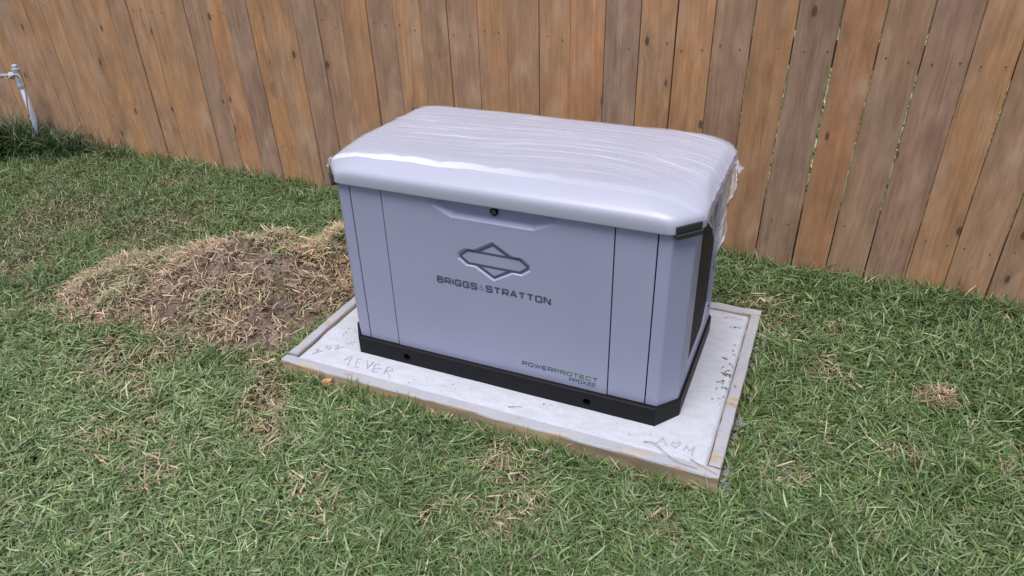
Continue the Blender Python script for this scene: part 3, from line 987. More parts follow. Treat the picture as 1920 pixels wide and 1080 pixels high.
# black corner pieces where the lid meets the chamfered posts
def bracket(xa, ya, xb, yb):
    bm = bmesh.new()
    a = Vector((xa, ya, 0)).lerp(Vector((xb, yb, 0)), .06); b = Vector((xb, yb, 0)).lerp(Vector((xa, ya, 0)), .10); d = (b - a).normalized(); n = Vector((d.y, -d.x, 0))
    if n.dot(Vector((xa - .6, ya - .34, 0))) < 0: n = -n
    for (n0, n1, z0, z1) in ((-.004, .0035, .6590, .6795), (-.012, .0085, .6425, .6575)):
        P = [a + n * n0, b + n * n0, b + n * n1, a + n * n1]
        lo = [bm.verts.new(p + Vector((0, 0, z0))) for p in P]; hi = [bm.verts.new(p + Vector((0, 0, z1))) for p in P]
        for i in range(4): bm.faces.new((lo[i], lo[(i + 1) % 4], hi[(i + 1) % 4], hi[i]))
        bm.faces.new(lo[::-1]); bm.faces.new(hi)
    bmesh.ops.recalc_face_normals(bm, faces=bm.faces[:])
    bmesh.ops.bevel(bm, geom=bm.edges[:], offset=.0025, segments=2, profile=.5, affect='EDGES')
    from_bm("corner_gasket", bm, M_RUBBER, GEN)
bracket(1.1430, .0040, 1.2100, .0790); bracket(.0570, .0040, -.0100, .0790)
bracket(1.1420, .6880, 1.2100, .6120); bracket(.0580, .6880, -.0100, .6120)

# ------------------------------------------------------------------ plastic film over the lid
def build_film():
    ns, nv = 300, 230
    over = .26
    s_ax = np.concatenate([np.linspace(LX0 + .003, LX1 - .004, 236), LX1 - .004 + np.linspace(.002, over, ns - 236)])
    v_ax = np.linspace(.066, .672, nv)
    Sg, Vg = np.meshgrid(s_ax, v_ax)
    X = np.minimum(Sg, LX1 - .004); Y = Vg.copy(); Z = np.zeros_like(X)
    # front hem wanders a little
    Y = Y + (1 - sstep(.066, .16, Vg)) * ((vnoise(Sg * 9, Sg * 0, 21) - .5) * .016 + (vnoise(Sg * 40, Sg * 0, 22) - .5) * .004)
    H = np.zeros_like(X)
    for i in range(nv):
        for j in range(ns):
            hit = lid_bvh.ray_cast(Vector((min(X[i, j], LX1 - .0045), Y[i, j], 1.5)), Vector((0, 0, -1)))
            Z[i, j] = hit[0].z if hit[0] is not None else np.nan
    # corners of the plan that lie outside the lid: let the film fall from the edge
    bad = np.isnan(Z)
    Z[bad] = .672
    # wrinkles: long ridges along the lid that fan towards the front right corner
    yw = Vg + 1.1 * np.clip(Sg - .82, 0, .5) ** 2 + .03 * np.sin(Sg * 3 + 1) + (vnoise(Sg * 3, Vg * 3, 23) - .5) * .07
    def ridge(fx, fy, s):
        n = vnoise(Sg * fx, yw * fy, s)
        return np.clip(1 - np.abs(n - .5) * 5.0, 0, 1) ** 1.7
    wr = ridge(2.2, 46, 31) * .0019 + ridge(3.4, 88, 32) * .0014 + ridge(1.3, 24, 33) * .0019 + ridge(7, 130, 34) * .0007
    wr = wr * (.35 + .65 * sstep(.10, .2, Vg)) * (.5 + .9 * fbm(Sg * 3, Vg * 4, 35))
    crump = (fbm(Sg * 55, Vg * 70, 36) - .5) * .0024 * (1 - sstep(.075, .125, Vg))
    Z = Z + (.0004 + .0018 * sstep(.068, .10, Vg)) + wr * (.15 + .85 * sstep(.075, .11, Vg)) + np.abs(crump) * sstep(.066, .074, Vg)
    # hanging part on the right
    tpar = np.clip((Sg - (LX1 - .004)) / over, 0, 1)
    hang = .016 + .012 * vnoise(Vg * 16, Vg * 0, 41) + .02 * np.exp(-((Vg - .60) / .03) ** 2)
    ex = tpar * hang
    hz = ex > 0
    edge_z = Z[:, 235][:, None]
    Zh = edge_z - ex * .97
    folds = (np.sin(Vg * 40 + 5 * vnoise(Vg * 7, ex * 5, 42)) * .009 + (fbm(Vg * 12, ex * 9, 43, 2) - .5) * .022)
    out = .003 + np.abs(folds) * np.clip(ex / .05, 0, 1)
    X = np.where(hz, LX1 - .002 + out, X); Z = np.where(hz, Zh, Z)
    op = .13 + .36 * np.clip(wr / .004, 0, 1) ** 1.2  # whiter along the ridges: their reflections are painted into the opacity
    hem = np.clip(1 - sstep(.082, .098, Vg + (vnoise(Sg * 22, Vg * 3, 44) - .5) * .012), 0, 1)
    hem = hem * (.35 + .65 * sstep(.85, .15, (Sg - .1)))
    op = np.maximum(op, hem * .85)
    lo = ex > 0
    op = np.where(lo, .15 + .45 * np.clip(1 - np.abs(vnoise(Vg * 26 + ex * 12, ex * 9, 45) - .5) * 7, 0, 1) + .30 * sstep(.014, .0, hang - ex), op)
    okm = ~bad
    me, used = grid_mesh("plastic_film", X, Y, Z, okm)
    at = me.attributes.new("film", 'FLOAT', 'POINT')
    at.data.foreach_set("value", op.reshape(-1)[used].astype(np.float32))
    o = link_mesh("plastic_film", me, M_FILM)
    tag(o, "clear wrinkled plastic film over the generator lid, torn flap hanging at the right", "plastic film")
    # the long torn flap on the right: a gathered triangle of film with a few soft folds
    nu, nw = 60, 90
    U, W = np.meshgrid(np.linspace(0, 1, nu), np.linspace(0, 1, nw))
    y0 = .088 + W * .49
    dep = np.interp(y0, [.08, .13, .19, .235, .30, .42, .58], [.045, .125, .205, .215, .165, .105, .045])
    dep = dep + (vnoise(y0 * 30, y0 * 0, 47) - .5) * .016
    pull = U ** 1.2
    Yf = y0 + (.225 - y0) * .42 * pull + (vnoise(W * 6, U * 4, 48) - .5) * .012
    Zf = .672 - dep * U
    fold = np.sin(W * 13 + 1.6 * vnoise(W * 3, U * 3, 49)) * .5 + .5
    Xf = LX1 + .003 + .016 * U * fold + .010 * U + (fbm(W * 9, U * 7, 50, 2) - .5) * .014 * U
    of = .25 + .32 * np.clip(1 - np.abs(vnoise(W * 11 + U * 2, U * 3, 51) - .5) * 8, 0, 1)
    of = of + .34 * np.clip(1 - np.abs(W - .17 - .05 * U) / .035, 0, 1) * U + .45 * sstep(.93, 1.0, U) + .35 * sstep(.03, .0, W) + .3 * sstep(.96, 1, W)
    of = np.clip(of + .25 * sstep(.75, 1, U) * np.exp(-((W - .28) / .1) ** 2), 0, .85)
    me2, used2 = grid_mesh("torn_flap", Xf, Yf, Zf)
    at = me2.attributes.new("film", 'FLOAT', 'POINT')
    at.data.foreach_set("value", of.reshape(-1)[used2].astype(np.float32))
    link_mesh("torn_flap", me2, M_FILM, o)
build_film()
# loose tuft of film at the lid's left end
def film_tuft(name, P0, n, size, seed, label):
    r = np.random.default_rng(seed)
    u, v = np.meshgrid(np.linspace(0, 1, 22), np.linspace(0, 1, 22))
    X = P0[0] - n * (u * size * .9 * (.6 + .4 * v) + (fbm(u * 5, v * 5, seed) - .5) * size * .6)
    Y = P0[1] + (v - .5) * size * 1.5 * (1 - .5 * u)
    Z = P0[2] - u * size * .9 - (fbm(u * 4, v * 4, seed + 3) - .5) * size
    me, used = grid_mesh(name, X, Y, Z)
    at = me.attributes.new("film", 'FLOAT', 'POINT')
    at.data.foreach_set("value", np.clip(.3 + .6 * (fbm(u * 7, v * 7, seed + 6) - .3), .1, .9).reshape(-1)[used].astype(np.float32))
    o = link_mesh(name, me, M_FILM)
    tag(o, label, "plastic film")
film_tuft("film_scrap", (-.010, .10, .697), 1, .030, 61, "crumpled scrap of clear film stuck at the lid's left end")
film_tuft("film_scrap", (1.211, .56, .675), -1, .030, 67, "small loop of clear film at the rear right end of the lid")

# ------------------------------------------------------------------ blades
def blades(name, P, L, az, e0, bend, wd, col0, col1, curl=None, roll=None, segs=3, mat=None, taper=.6):
    n = len(P)
    if n == 0: return None
    if curl is None: curl = np.zeros(n)
    if roll is None: roll = np.zeros(n)
    p = P.copy(); verts = []; t_prev = 0
    lev = np.linspace(0, 1, segs + 1)
    for i, t in enumerate(lev):
        if i > 0:
            dt = t - lev[i - 1]; tm = (t + lev[i - 1]) / 2
            e = e0 - bend * tm; a = az + curl * tm
            step = np.stack([np.cos(e) * np.cos(a), np.cos(e) * np.sin(a), np.sin(e)], -1)
            p = p + step * (L * dt)[:, None]
        a = az + curl * t
        side_ = np.stack([-np.sin(a) * np.cos(roll), np.cos(a) * np.cos(roll), np.sin(roll)], -1)
        if i < segs:
            wv = wd * (1 - (1 - taper) * t ** 2) * .5
            verts.append(p - side_ * wv[:, None]); verts.append(p + side_ * wv[:, None])
        else:
            verts.append(p)
    nv = 2 * segs + 1
    V = np.stack(verts, 1).reshape(-1, 3)
    base = (np.arange(n) * nv)[:, None]
    quads = []
    for i in range(segs - 1):
        quads.append(base + np.array([2*i, 2*i+1, 2*i+3, 2*i+2])[None])
    tri = base + np.array([2*segs-2, 2*segs-1, 2*segs])[None]
    Q = np.stack(quads, 1).reshape(-1) if quads else np.zeros(0, int)
    idx = np.concatenate([Q, tri.reshape(-1)]).astype(np.int32)
    nq = len(Q) // 4
    starts = np.concatenate([np.arange(nq) * 4, nq * 4 + np.arange(n) * 3]).astype(np.int32)
    me = bpy.data.meshes.new(name)
    me.vertices.add(len(V)); me.vertices.foreach_set("co", V.astype(np.float32).ravel())
    me.loops.add(len(idx)); me.loops.foreach_set("vertex_index", idx)
    me.polygons.add(len(starts)); me.polygons.foreach_set("loop_start", starts)
    me.update(calc_edges=True)
    me.polygons.foreach_set("use_smooth", np.full(len(starts), True))
    tt = np.concatenate([np.repeat(lev[:-1], 2), [1.0]])
    C = col0[:, None, :] * (1 - tt)[None, :, None] + col1[:, None, :] * tt[None, :, None]
    C = np.concatenate([C, np.ones((n, nv, 1))], -1)
    at = me.attributes.new("tint", 'FLOAT_COLOR', 'POINT')
    at.data.foreach_set("color", C.reshape(-1).astype(np.float32))
    return link_mesh(name, me, mat or M_BLADE)

def inside_pad(x, y, m=0.0):
    return (x > px0 - m) & (x < px1 + m) & (y > py0 - m) & (y < py1 + m)

# bare or straw-coloured places in the lawn: (x, y, radius, strength)
DRY = [(-.158, -.271, .10, .72), (.045, -.46, .07, .78), (-.081, -.39, .08, .72), (-.01, -.43, .06, .7), (.051, -.19, .05, .7), (-.20, -.20, .08, .7),
       (-.60, -.447, .07, .7), (.706, -.236, .10, .6), (.76, -.30, .09, .5), (1.117, -.17, .05, .4), (.846, -.433, .10, .5), (1.242, -.312, .06, .5),
       (.645, -.536, .06, .5), (1.604, .828, .05, .6), (1.602, .558, .07, .6), (1.85, .226, .07, .5), (1.546, .019, .07, .5),
       (-1.915, 1.05, .12, .4), (-1.933, .099, .16, .5), (-.223, -.686, .10, .35), (-.45, -.62, .14, .3), (.3, -.62, .12, .3), (-1.5, -.1, .12, .4),
       (-1.6, .6, .25, .35), (-2.2, .5, .3, .35), (1.35, .85, .12, .5), (1.45, .78, .10, .4), (2.2, .3, .12, .3), (-.75, -.33, .18, .5), (-.92, -.27, .11, .7), (-.66, -.22, .11, .7), (-.3, -.12, .10, .7)]
def dryness(x, y):
    d = np.zeros_like(x)
    for cx, cy, r, s in DRY:
        q = np.hypot(x - cx, y - cy) / r + (vnoise(x * 18, y * 18, 51) - .5) * .9
        d = np.maximum(d, s * (1 - sstep(.55, 1.25, q)))
    return d

def mixcol(cols, idx_w):
    return sum(np.asarray(c)[None, :] * w_[:, None] for c, w_ in zip(cols, idx_w))

CAMXY = np.array((1.4607, -1.7426))
def fence_y(x): return FO.y + (x - FO.x) * math.tan(FA)

def in_view(x, y, z, m=.12):
    """keep what the lens could see, with a wide margin for a step to the side"""
    a, b = math.atan2(*(np.array((-.27, -1.2)) - CAMXY)[::-1]), 0
    dx, dy = x - CAMXY[0], y - CAMXY[1]
    ang = np.arctan2(dy, dx)
    return (ang > math.radians(58 - 8)) & (ang < math.radians(176)) & (dy > .15)

def lawn():
    area = (-4.3, 3.1, -1.55, 1.33)
    cand = 1050000
    x = rng.uniform(area[0], area[1], cand); y = rng.uniform(area[2], area[3], cand)
    d = np.hypot(x - CAMXY[0], y - CAMXY[1])
    dens = np.clip(1.25 / d, .22, 1.0) ** .9
    k = (rng.random(cand) < dens) & (y < fence_y(x) - .022) & in_view(x, y, 0) & ~inside_pad(x, y, .006)
    x, y, d = x[k], y[k], d[k]
    dry = dryness(x, y)
    m = mound_h(x, y)
    # lawn thins out on bare spots and stops on the mound
    k = (rng.random(len(x)) > dry * .72) & ((m < .014) | ((m < .03) & (rng.random(len(x)) < .35)))
    x, y, d, dry = x[k], y[k], d[k], dry[k]
    n = len(x)
    z = gz(x, y) - .004
    lush = np.clip((fbm(x * 2.1, y * 2.1, 61) * .55 + vnoise(x * 7, y * 7, 62) * .45 - .5) * 1.7 + .5, 0, 1)
    mown = sstep(.75, .05, x) * sstep(-.12, -.40, y)
    right = sstep(1.35, 2.1, x) * .25 + sstep(.6, 1.5, x) * sstep(-.2, -.6, y) * .2
    lush = np.clip(lush + right - .04 - .16 * mown, 0, 1)
    far = sstep(2.4, 4.2, d)
    near_f = sstep(.34, .06, fence_y(x) - y)
    L = (.034 + .048 * rng.random(n) ** 1.5) * (.72 + .65 * lush) * (1 - .45 * dry)
    L = L * (1 + .45 * near_f * rng.random(n) - .12 * far)
    lying = rng.random(n) < (.58 - .40 * lush + .25 * dry) * (1 - .75 * far)
    az = rng.random(n) * 2 * math.pi + 1.2 * (vnoise(x * 5, y * 5, 63) - .5)
    e0 = np.where(lying, rng.uniform(.05, .45, n), rng.uniform(.40, 1.40, n))
    bend = np.where(lying, rng.uniform(-.2, .5, n), rng.uniform(.2, 1.7, n))
    z = z + np.where(lying, rng.uniform(.004, .034, n), 0)
    wd = (.0024 + .0036 * rng.random(n) ** 1.3) * (1 - .25 * far) * (.85 + .3 * lush)
    wd = np.where(rng.random(n) < .22, wd * .5, wd)
    green = np.array((.158, .250, .080)); deep = np.array((.074, .142, .036)); blue = np.array((.188, .270, .142)); pale = np.array((.37, .44, .24))
    straw = np.array((.56, .44, .30)); brown = np.array((.34, .255, .17))
    r = rng.random(n)
    wdeep = np.clip(.10 + .55 * lush + .25 * near_f - .25 * r, 0, 1)  # deeper green beside the fence paints its shade into the blades
    c = green[None] * (1 - wdeep[:, None]) + deep[None] * wdeep[:, None]
    q = rng.random(n)
    wb = (q < .30)[:, None]; c = np.where(wb, c * .35 + blue * .65, c)
    wp = ((q > .30) & (q < .52 - .16 * lush + .20 * mown))[:, None]; c = np.where(wp, c * .3 + pale * .7, c)
    pd = np.clip((.008 + .030 * (1 - lush) ** 2) * (1 - .6 * far) + .75 * dry, 0, .9)
    isd = rng.random(n) < pd
    sd = straw[None] + (brown - straw)[None] * rng.random(n)[:, None]
    c = np.where(isd[:, None], sd, c)
    c = c * rng.uniform(.50, 1.48, n)[:, None] * (1 + .10 * mown)[:, None]
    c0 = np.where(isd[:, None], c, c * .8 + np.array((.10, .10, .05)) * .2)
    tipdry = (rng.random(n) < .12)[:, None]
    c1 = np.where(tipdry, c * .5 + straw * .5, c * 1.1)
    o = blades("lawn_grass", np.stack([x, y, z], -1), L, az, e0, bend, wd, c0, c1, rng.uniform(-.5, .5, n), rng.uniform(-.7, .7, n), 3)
    tag(o, "mown green lawn grass with pale clippings covering the yard", "grass", kind="stuff")
    # taller single blades and edge tufts
    t = []
    def tuft(cx, cy, rx, ry, num, l0, l1):
        for _ in range(num):
            t.append((cx + random.gauss(0, rx), cy + random.gauss(0, ry), random.uniform(l0, l1)))
    for _ in range(75): tuft(random.uniform(-.16, 1.36), py0 - random.uniform(.010, .03), .02, .008, 9, .05, .10)
    for _ in range(9): tuft(random.uniform(.12, .42), py0 - random.uniform(.02, .10), .03, .02, 16, .06, .10)
    for _ in range(70): tuft(px1 + random.uniform(.025, .06), random.uniform(-.15, .8), .012, .03, 9, .05, .09)
    for _ in range(190):
        xx = random.uniform(-3.4, 2.7); tuft(xx, fence_y(xx) - random.uniform(.03, .07), .03, .008, 7, .05, .125)
    for _ in range(90): tuft(random.uniform(-.6, 2.0), random.uniform(-1.2, -.3), .03, .03, 6, .05, .10)
    for _ in range(60): tuft(random.uniform(1.45, 2.6), random.uniform(-.1, 1.0), .03, .03, 6, .06, .11)
    t = np.array([q for q in t if not inside_pad(np.array(q[0]), np.array(q[1]), .004) and q[1] < fence_y(q[0]) - .022])
    n = len(t)
    c = deep[None] * .5 + green[None] * .5 + (green - deep)[None] * rng.uniform(-.5, .9, n)[:, None]
    c = np.where((rng.random(n) < .12)[:, None], straw[None], c) * rng.uniform(.8, 1.2, n)[:, None]
    az = rng.random(n) * 6.283
    o = blades("tall_grass", np.stack([t[:, 0], t[:, 1], gz(t[:, 0], t[:, 1]) - .003], -1), t[:, 2], az, rng.uniform(.9, 1.5, n), rng.uniform(.1, 1.2, n), rng.uniform(.0025, .0055, n), c * .85, c * 1.15, rng.uniform(-.4, .4, n), rng.uniform(-.6, .6, n), 4)
    tag(o, "taller unmown grass tufts along the pad and fence foot", "grass", kind="stuff")
    # rosettes: broad arched blades that share a root
    m_ = 2600
    x = rng.uniform(-1.4, 2.7, m_); y = rng.uniform(-1.4, 1.1, m_)
    k = in_view(x, y, 0) & ~inside_pad(x, y, .02) & (y < fence_y(x) - .05) & (mound_h(x, y) < .01) & (rng.random(m_) > 1.2 * dryness(x, y)) & (rng.random(m_) < .25 + .9 * fbm(x * 2.6, y * 2.6, 66))
    x, y = x[k], y[k]; kk = rng.integers(5, 10, len(x)); tone = rng.random(len(x))
    x = np.repeat(x, kk); y = np.repeat(y, kk); tone = np.repeat(tone, kk)[:, None]; n = len(x)
    c = (deep[None] * (1 - tone) + (green * .55 + pale * .45)[None] * tone) * rng.uniform(.7, 1.35, n)[:, None]
    x = x + rng.normal(0, .005, n); y = y + rng.normal(0, .005, n)
    o = blades("grass_rosettes", np.stack([x, y, gz(x, y)], -1), rng.uniform(.04, .095, n), rng.random(n) * 6.283, rng.uniform(.55, 1.45, n), rng.uniform(.6, 2.0, n), rng.uniform(.0034, .0066, n), c * .85, c * 1.15, rng.uniform(-.7, .7, n), rng.uniform(-.5, .5, n), 5)
    tag(o, "broad bladed grass plants rooted in the lawn", "grass", kind="stuff")
    # short dead thatch between the blades
    m_ = 80000
    x = rng.uniform(-2.6, 2.9, m_); y = rng.uniform(-1.45, 1.25, m_)
    dd = np.hypot(x - CAMXY[0], y - CAMXY[1])
    dr = dryness(x, y)
    k = (rng.random(m_) < (.07 + .90 * dr) * np.clip(1.5 / dd, .3, 1)) & in_view(x, y, 0) & ~inside_pad(x, y, .004) & (y < fence_y(x) - .02) & (mound_h(x, y) < .02)
    x, y = x[k], y[k]; n = len(x)
    c = straw[None] + (brown - straw)[None] * (rng.random(n) ** 1.3)[:, None]
    c = c * rng.uniform(.7, 1.15, n)[:, None]
    o = blades("dead_thatch", np.stack([x, y, gz(x, y) + rng.uniform(.0, .014, n)], -1), rng.uniform(.02, .06, n), rng.random(n) * 6.283, rng.uniform(-.05, .4, n), rng.uniform(-.3, .7, n), rng.uniform(.0010, .0026, n), c, c, rng.uniform(-1.4, 1.4, n), rng.uniform(-.6, .6, n), 3, M_STRAW)
    tag(o, "straw coloured dead thatch lying between the grass blades", "thatch", kind="stuff")
lawn()

n = 46000
x = rng.uniform(-9.5, -4.25, n); y = rng.uniform(-3.5, 1.34, n); y = np.minimum(y, fence_y(x) - .03)
lu = fbm(x * 1.5, y * 1.5, 91)
c = (np.array((.158, .250, .080))[None] * (1 - lu[:, None]) + np.array((.074, .142, .036))[None] * lu[:, None]) * rng.uniform(.55, 1.4, n)[:, None]
o = blades("far_lawn_grass", np.stack([x, y, gz(x, y) - .004], -1), rng.uniform(.05, .10, n), rng.random(n) * 6.283, rng.uniform(.4, 1.4, n), rng.uniform(.2, 1.6, n), rng.uniform(.009, .017, n), c * .85, c * 1.1, None, rng.uniform(-.6, .6, n), 2)
tag(o, "lawn grass running on past the left end of the picture", "grass", kind="stuff")

# growth beyond the fence, its colour raised to look sunlit through the gaps
n = 26000
x = rng.uniform(-1.0, 4.5, n); y = rng.uniform(1.5, 6.0, n)
c = np.array((.33, .40, .18))[None] * rng.uniform(.6, 1.5, n)[:, None]
o = blades("long_grass_beyond_fence", np.stack([x, y, gz(x, y)], -1), rng.uniform(.10, .28, n), rng.random(n) * 6.283, rng.uniform(.8, 1.5, n), rng.uniform(.2, 1.4, n), rng.uniform(.008, .018, n), c * .9, c * 1.2, None, rng.uniform(-.6, .6, n), 3)
tag(o, "green growth coloured brighter as if sunlit, seen through the fence gaps", "grass", kind="stuff")

# ------------------------------------------------------------------ soil mound
mx, my = np.meshgrid(np.arange(-1.65, -.17, .010), np.arange(-.42, 1.02, .010))
MH = mound_h(mx, my)
me, _ = grid_mesh("soil_mound", mx, my, gz(mx, my) + MH - .006, MH > .004)
mound = link_mesh("soil_mound", me, M_SOIL)
tag(mound, "heap of dug brown soil and dry turf left of the concrete pad", "soil mound")

def mound_straw():
    m_ = 130000
    x = rng.uniform(-1.65, -.19, m_); y = rng.uniform(-.42, 1.02, m_)
    h = mound_h(x, y)
    bare = np.zeros(m_)
    for cx, cy, rx, ry in ((-.80, .40, .24, .10), (-.62, .36, .16, .12), (-.50, .20, .14, .10), (-.33, .16, .09, .10), (-.70, .18, .16, .06)):
        q = np.hypot((x - cx) / rx, (y - cy) / ry) + (vnoise(x * 14, y * 14, 71) - .5) * .8
        bare = np.maximum(bare, 1 - sstep(.6, 1.2, q))
    clump = sstep(.40, .60, fbm(x * 11, y * 11, 72)) * sstep(.30, .5, fbm(x * 26, y * 26, 77))
    pr = (h > .008) * (.09 + .85 * clump) * (1 - .45 * bare)
    pr = np.maximum(pr, ((x < -.98) & (h > .006)) * (.34 + .5 * clump))
    pr = np.maximum(pr, ((x > -.5) & (y > .45) & (h > .008)) * (.25 + .6 * clump))
    k = rng.random(m_) < pr * .62
    x, y, h = x[k], y[k], h[k]; n = len(x)
    tan = np.array((.74, .58, .42)); red = np.array((.27, .185, .13)); gold = np.array((.68, .50, .29)); gn = np.array((.30, .35, .18))
    r = rng.random(n)[:, None]
    c = tan[None] * (1 - r) + red[None] * r
    c = np.where((x > -.6)[:, None] & (y > .4)[:, None], c * .5 + gold * .5, c)
    g = ((fbm(x * 5, y * 5, 73) > .60) & (rng.random(n) < .45)) | (rng.random(n) < .03)
    c = np.where(g[:, None], gn[None], c)
    c = c * rng.uniform(.65, 1.2, n)[:, None]
    az = rng.random(n) * 6.283
    z = gz(x, y) + h - .004 + rng.uniform(0, .014, n)
    o = blades("dry_straw", np.stack([x, y, z], -1), rng.uniform(.025, .085, n), az, rng.uniform(.05, .95, n), rng.uniform(.2, 1.9, n), rng.uniform(.0024, .0058, n), c * .9, c, rng.uniform(-1.6, 1.6, n), rng.uniform(-.8, .8, n), 4, M_STRAW)
    o.parent = mound; o["kind"] = "stuff"
    # clods and crumbs
    bm = bmesh.new()
    for _ in range(900):
        x = random.uniform(-1.1, -.24); y = random.uniform(-.05, .72)
        h = float(mound_h(np.array(x), np.array(y)))
        if h < .03: continue
        s = random.uniform(.003, .011) * (2.2 if random.random() < .10 else 1)
        r_ = bmesh.ops.create_icosphere(bm, subdivisions=1, radius=s)
        z = float(gz(np.array(x), np.array(y))) + h
        for v in r_["verts"]:
            v.co = Vector((v.co.x * random.uniform(.7, 1.3), v.co.y * random.uniform(.7, 1.3), v.co.z * random.uniform(.5, 1))) + Vector((x, y, z - .002))
    o = from_bm("soil_crumbs", bm, M_SOIL, mound); o["kind"] = "stuff"
mound_straw()

# dead grass clump on the right of the lawn, and lesser ones
def dead_clump(cx, cy, r, num, lmax, label, hgt=.03):
    a = rng.random(num) * 6.283; q = r * np.sqrt(rng.random(num)) * .6
    x = cx + q * np.cos(a) * 1.35; y = cy + q * np.sin(a) * .8
    az = a + rng.uniform(-2.4, 2.4, num)
    tan = np.array((.64, .50, .36)); red = np.array((.36, .235, .165))
    t = rng.random(num)[:, None]
    c = (tan * (1 - t) + red * t) * rng.uniform(.65, 1.2, num)[:, None]
    z = float(gz(np.array(cx), np.array(cy))) + hgt * (1 - q / (r * .6)) * rng.random(num) + .012
    o = blades("dead_grass_clump", np.stack([x, y, z], -1), rng.uniform(.4, 1, num) * lmax, az, rng.uniform(.0, .9, num), rng.uniform(.3, 1.9, num), rng.uniform(.0016, .0038, num), c, c * 1.05, rng.uniform(-2.6, 2.6, num), rng.uniform(-.7, .7, num), 4, M_STRAW)
    # origin at the clump
    o.data.transform(Matrix.Translation((-cx, -cy, -float(z.min())))); o.location = (cx, cy, float(z.min()))
    tag(o, label, "dead grass")
dead_clump(1.968, .546, .080, 900, .060, "matted clump of dead brown grass alone on the right lawn", .040)
# ------------------------------------------------------------------ spilled concrete and litter on the pad
def lump(cx, cy, z, s, label, seed, flat=.5):
    bm = bmesh.new()
    bmesh.ops.create_icosphere(bm, subdivisions=3, radius=1)
    for v in bm.verts:
        d = v.co.normalized()
        k = 1 + .55 * (float(vnoise(d.x * 2.3 + seed, d.y * 2.3 + d.z * 1.7, seed)) - .5) + .3 * (float(vnoise(d.x * 6 + seed, d.y * 6 - d.z * 5, seed + 1)) - .5)
        v.co = Vector((d.x * s[0] * k, d.y * s[1] * k, d.z * s[2] * k))
    o = from_bm("concrete_lump", bm, M_LUMP, smooth=False, loc=(cx, cy, z))
    tag(o, label, "concrete lump")
M_LUMP = soil_mat("spilled_cement", (.28, .28, .29), (.36, .36, .375), (.45, .45, .465), 3.0)
lump(1.394, .640, -.046, (.015, .040, .020), "long lump of spilled concrete by the pad's right edge, near its rear corner", 3)
lump(1.382, .575, -.052, (.012, .016, .014), "small spilled concrete lump just in front of the long rear one", 5)
lump(1.379, .165, -.050, (.012, .024, .016), "spilled concrete lump halfway along the pad's right edge", 8)
lump(1.376, .105, -.054, (.010, .016, .013), "smaller concrete lump in front of the halfway one on the pad's right", 12)
lump(1.377, -.065, -.053, (.012, .026, .016), "spilled concrete lump beside the pad's front right corner", 15)
lump(1.380, -.118, -.058, (.012, .018, .013), "concrete lump nearest the camera at the pad's front right corner", 19)
bm = bmesh.new()
for _ in range(170):
    y = random.choice((random.uniform(-.14, .02), random.uniform(.08, .22), random.uniform(.3, .7), random.uniform(.5, .66)))
    x = px1 + .006 + abs(random.gauss(0, .018)); s = random.uniform(.003, .009)
    r_ = bmesh.ops.create_icosphere(bm, subdivisions=1, radius=s)
    z = float(gz(np.array(x), np.array(y))) + random.uniform(.004, .03)
    for v in r_["verts"]: v.co = Vector((v.co.x * random.uniform(.7, 1.4), v.co.y * random.uniform(.7, 1.4), v.co.z * random.uniform(.5, 1))) + Vector((x, y, z))
o = from_bm("concrete_crumbs", bm, M_LUMP); tag(o, "grey concrete crumbs scattered along the pad's right edge", "rubble", kind="stuff")

bm = bmesh.new()
def crumb(x, y, s, z=.0012):
    a = random.uniform(0, 3.14); l = s * random.uniform(1, 2.4); q = s * random.uniform(.3, .8)
    c, sn = math.cos(a), math.sin(a); h = s * random.uniform(.3, .7)
    P = [(-l, -q), (l, -q * .6), (l * .8, q), (-l * .7, q * .8)]
    lo = [bm.verts.new((x + u * c - v * sn, y + u * sn + v * c, z)) for u, v in P]
    hi = [bm.verts.new((x + u * .7 * c - v * .7 * sn, y + u * .7 * sn + v * .7 * c, z + h)) for u, v in P]
    for i in range(4): bm.faces.new((lo[i], lo[(i + 1) % 4], hi[(i + 1) % 4], hi[i]))
    bm.faces.new(hi)
for _ in range(24): crumb(1.318 - abs(random.gauss(0, .022)), random.uniform(.12, .72), random.uniform(.0012, .004))
for _ in range(16): crumb(1.300 + random.gauss(0, .012), .335 + random.gauss(0, .045), random.uniform(.002, .0055))
for _ in range(18): crumb(random.uniform(-.1, 1.3), random.uniform(-.11, -.02), random.uniform(.0008, .0022))
for _ in range(8): crumb(-.05 + random.gauss(0, .02), .10 + random.gauss(0, .03), random.uniform(.0012, .003))
m_cr = soil_mat("litter", (.24, .235, .25), (.34, .335, .345), (.45, .44, .45), 4.0)
o = from_bm("dirt_crumbs", bm, m_cr); tag(o, "dark dirt crumbs and leaf bits lying on the slab", "debris", kind="stuff")

def stem(pts, r, z0, lift, label, col):
    bm = bmesh.new()
    P = [Vector((x, y, 0)) for x, y in pts]
    Q = []
    for i in range(len(P) - 1):
        for k in range(4): Q.append(P[i].lerp(P[i + 1], k / 4))
    Q.append(P[-1])
    for _ in range(2): Q = [Q[0]] + [(Q[i - 1] + Q[i] * 2 + Q[i + 1]) / 4 for i in range(1, len(Q) - 1)] + [Q[-1]]
    n = len(Q)
    for i, q in enumerate(Q): q.z = z0 + lift * math.sin(math.pi * i / (n - 1))
    o_ = Q[0].copy()
    add_tube(bm, [q - o_ for q in Q], r, 6, r * .5)
    m, nt, b = new_mat("dry_stem"); nt.links.new(mixc(nt, noise(nt, objco(nt), 40, 2), [c * .7 for c in col], col), b.inputs["Base Color"]); b.inputs["Roughness"].default_value = .7
    o = from_bm("dry_stem", bm, m, loc=o_)
    tag(o, label, "dry stem")
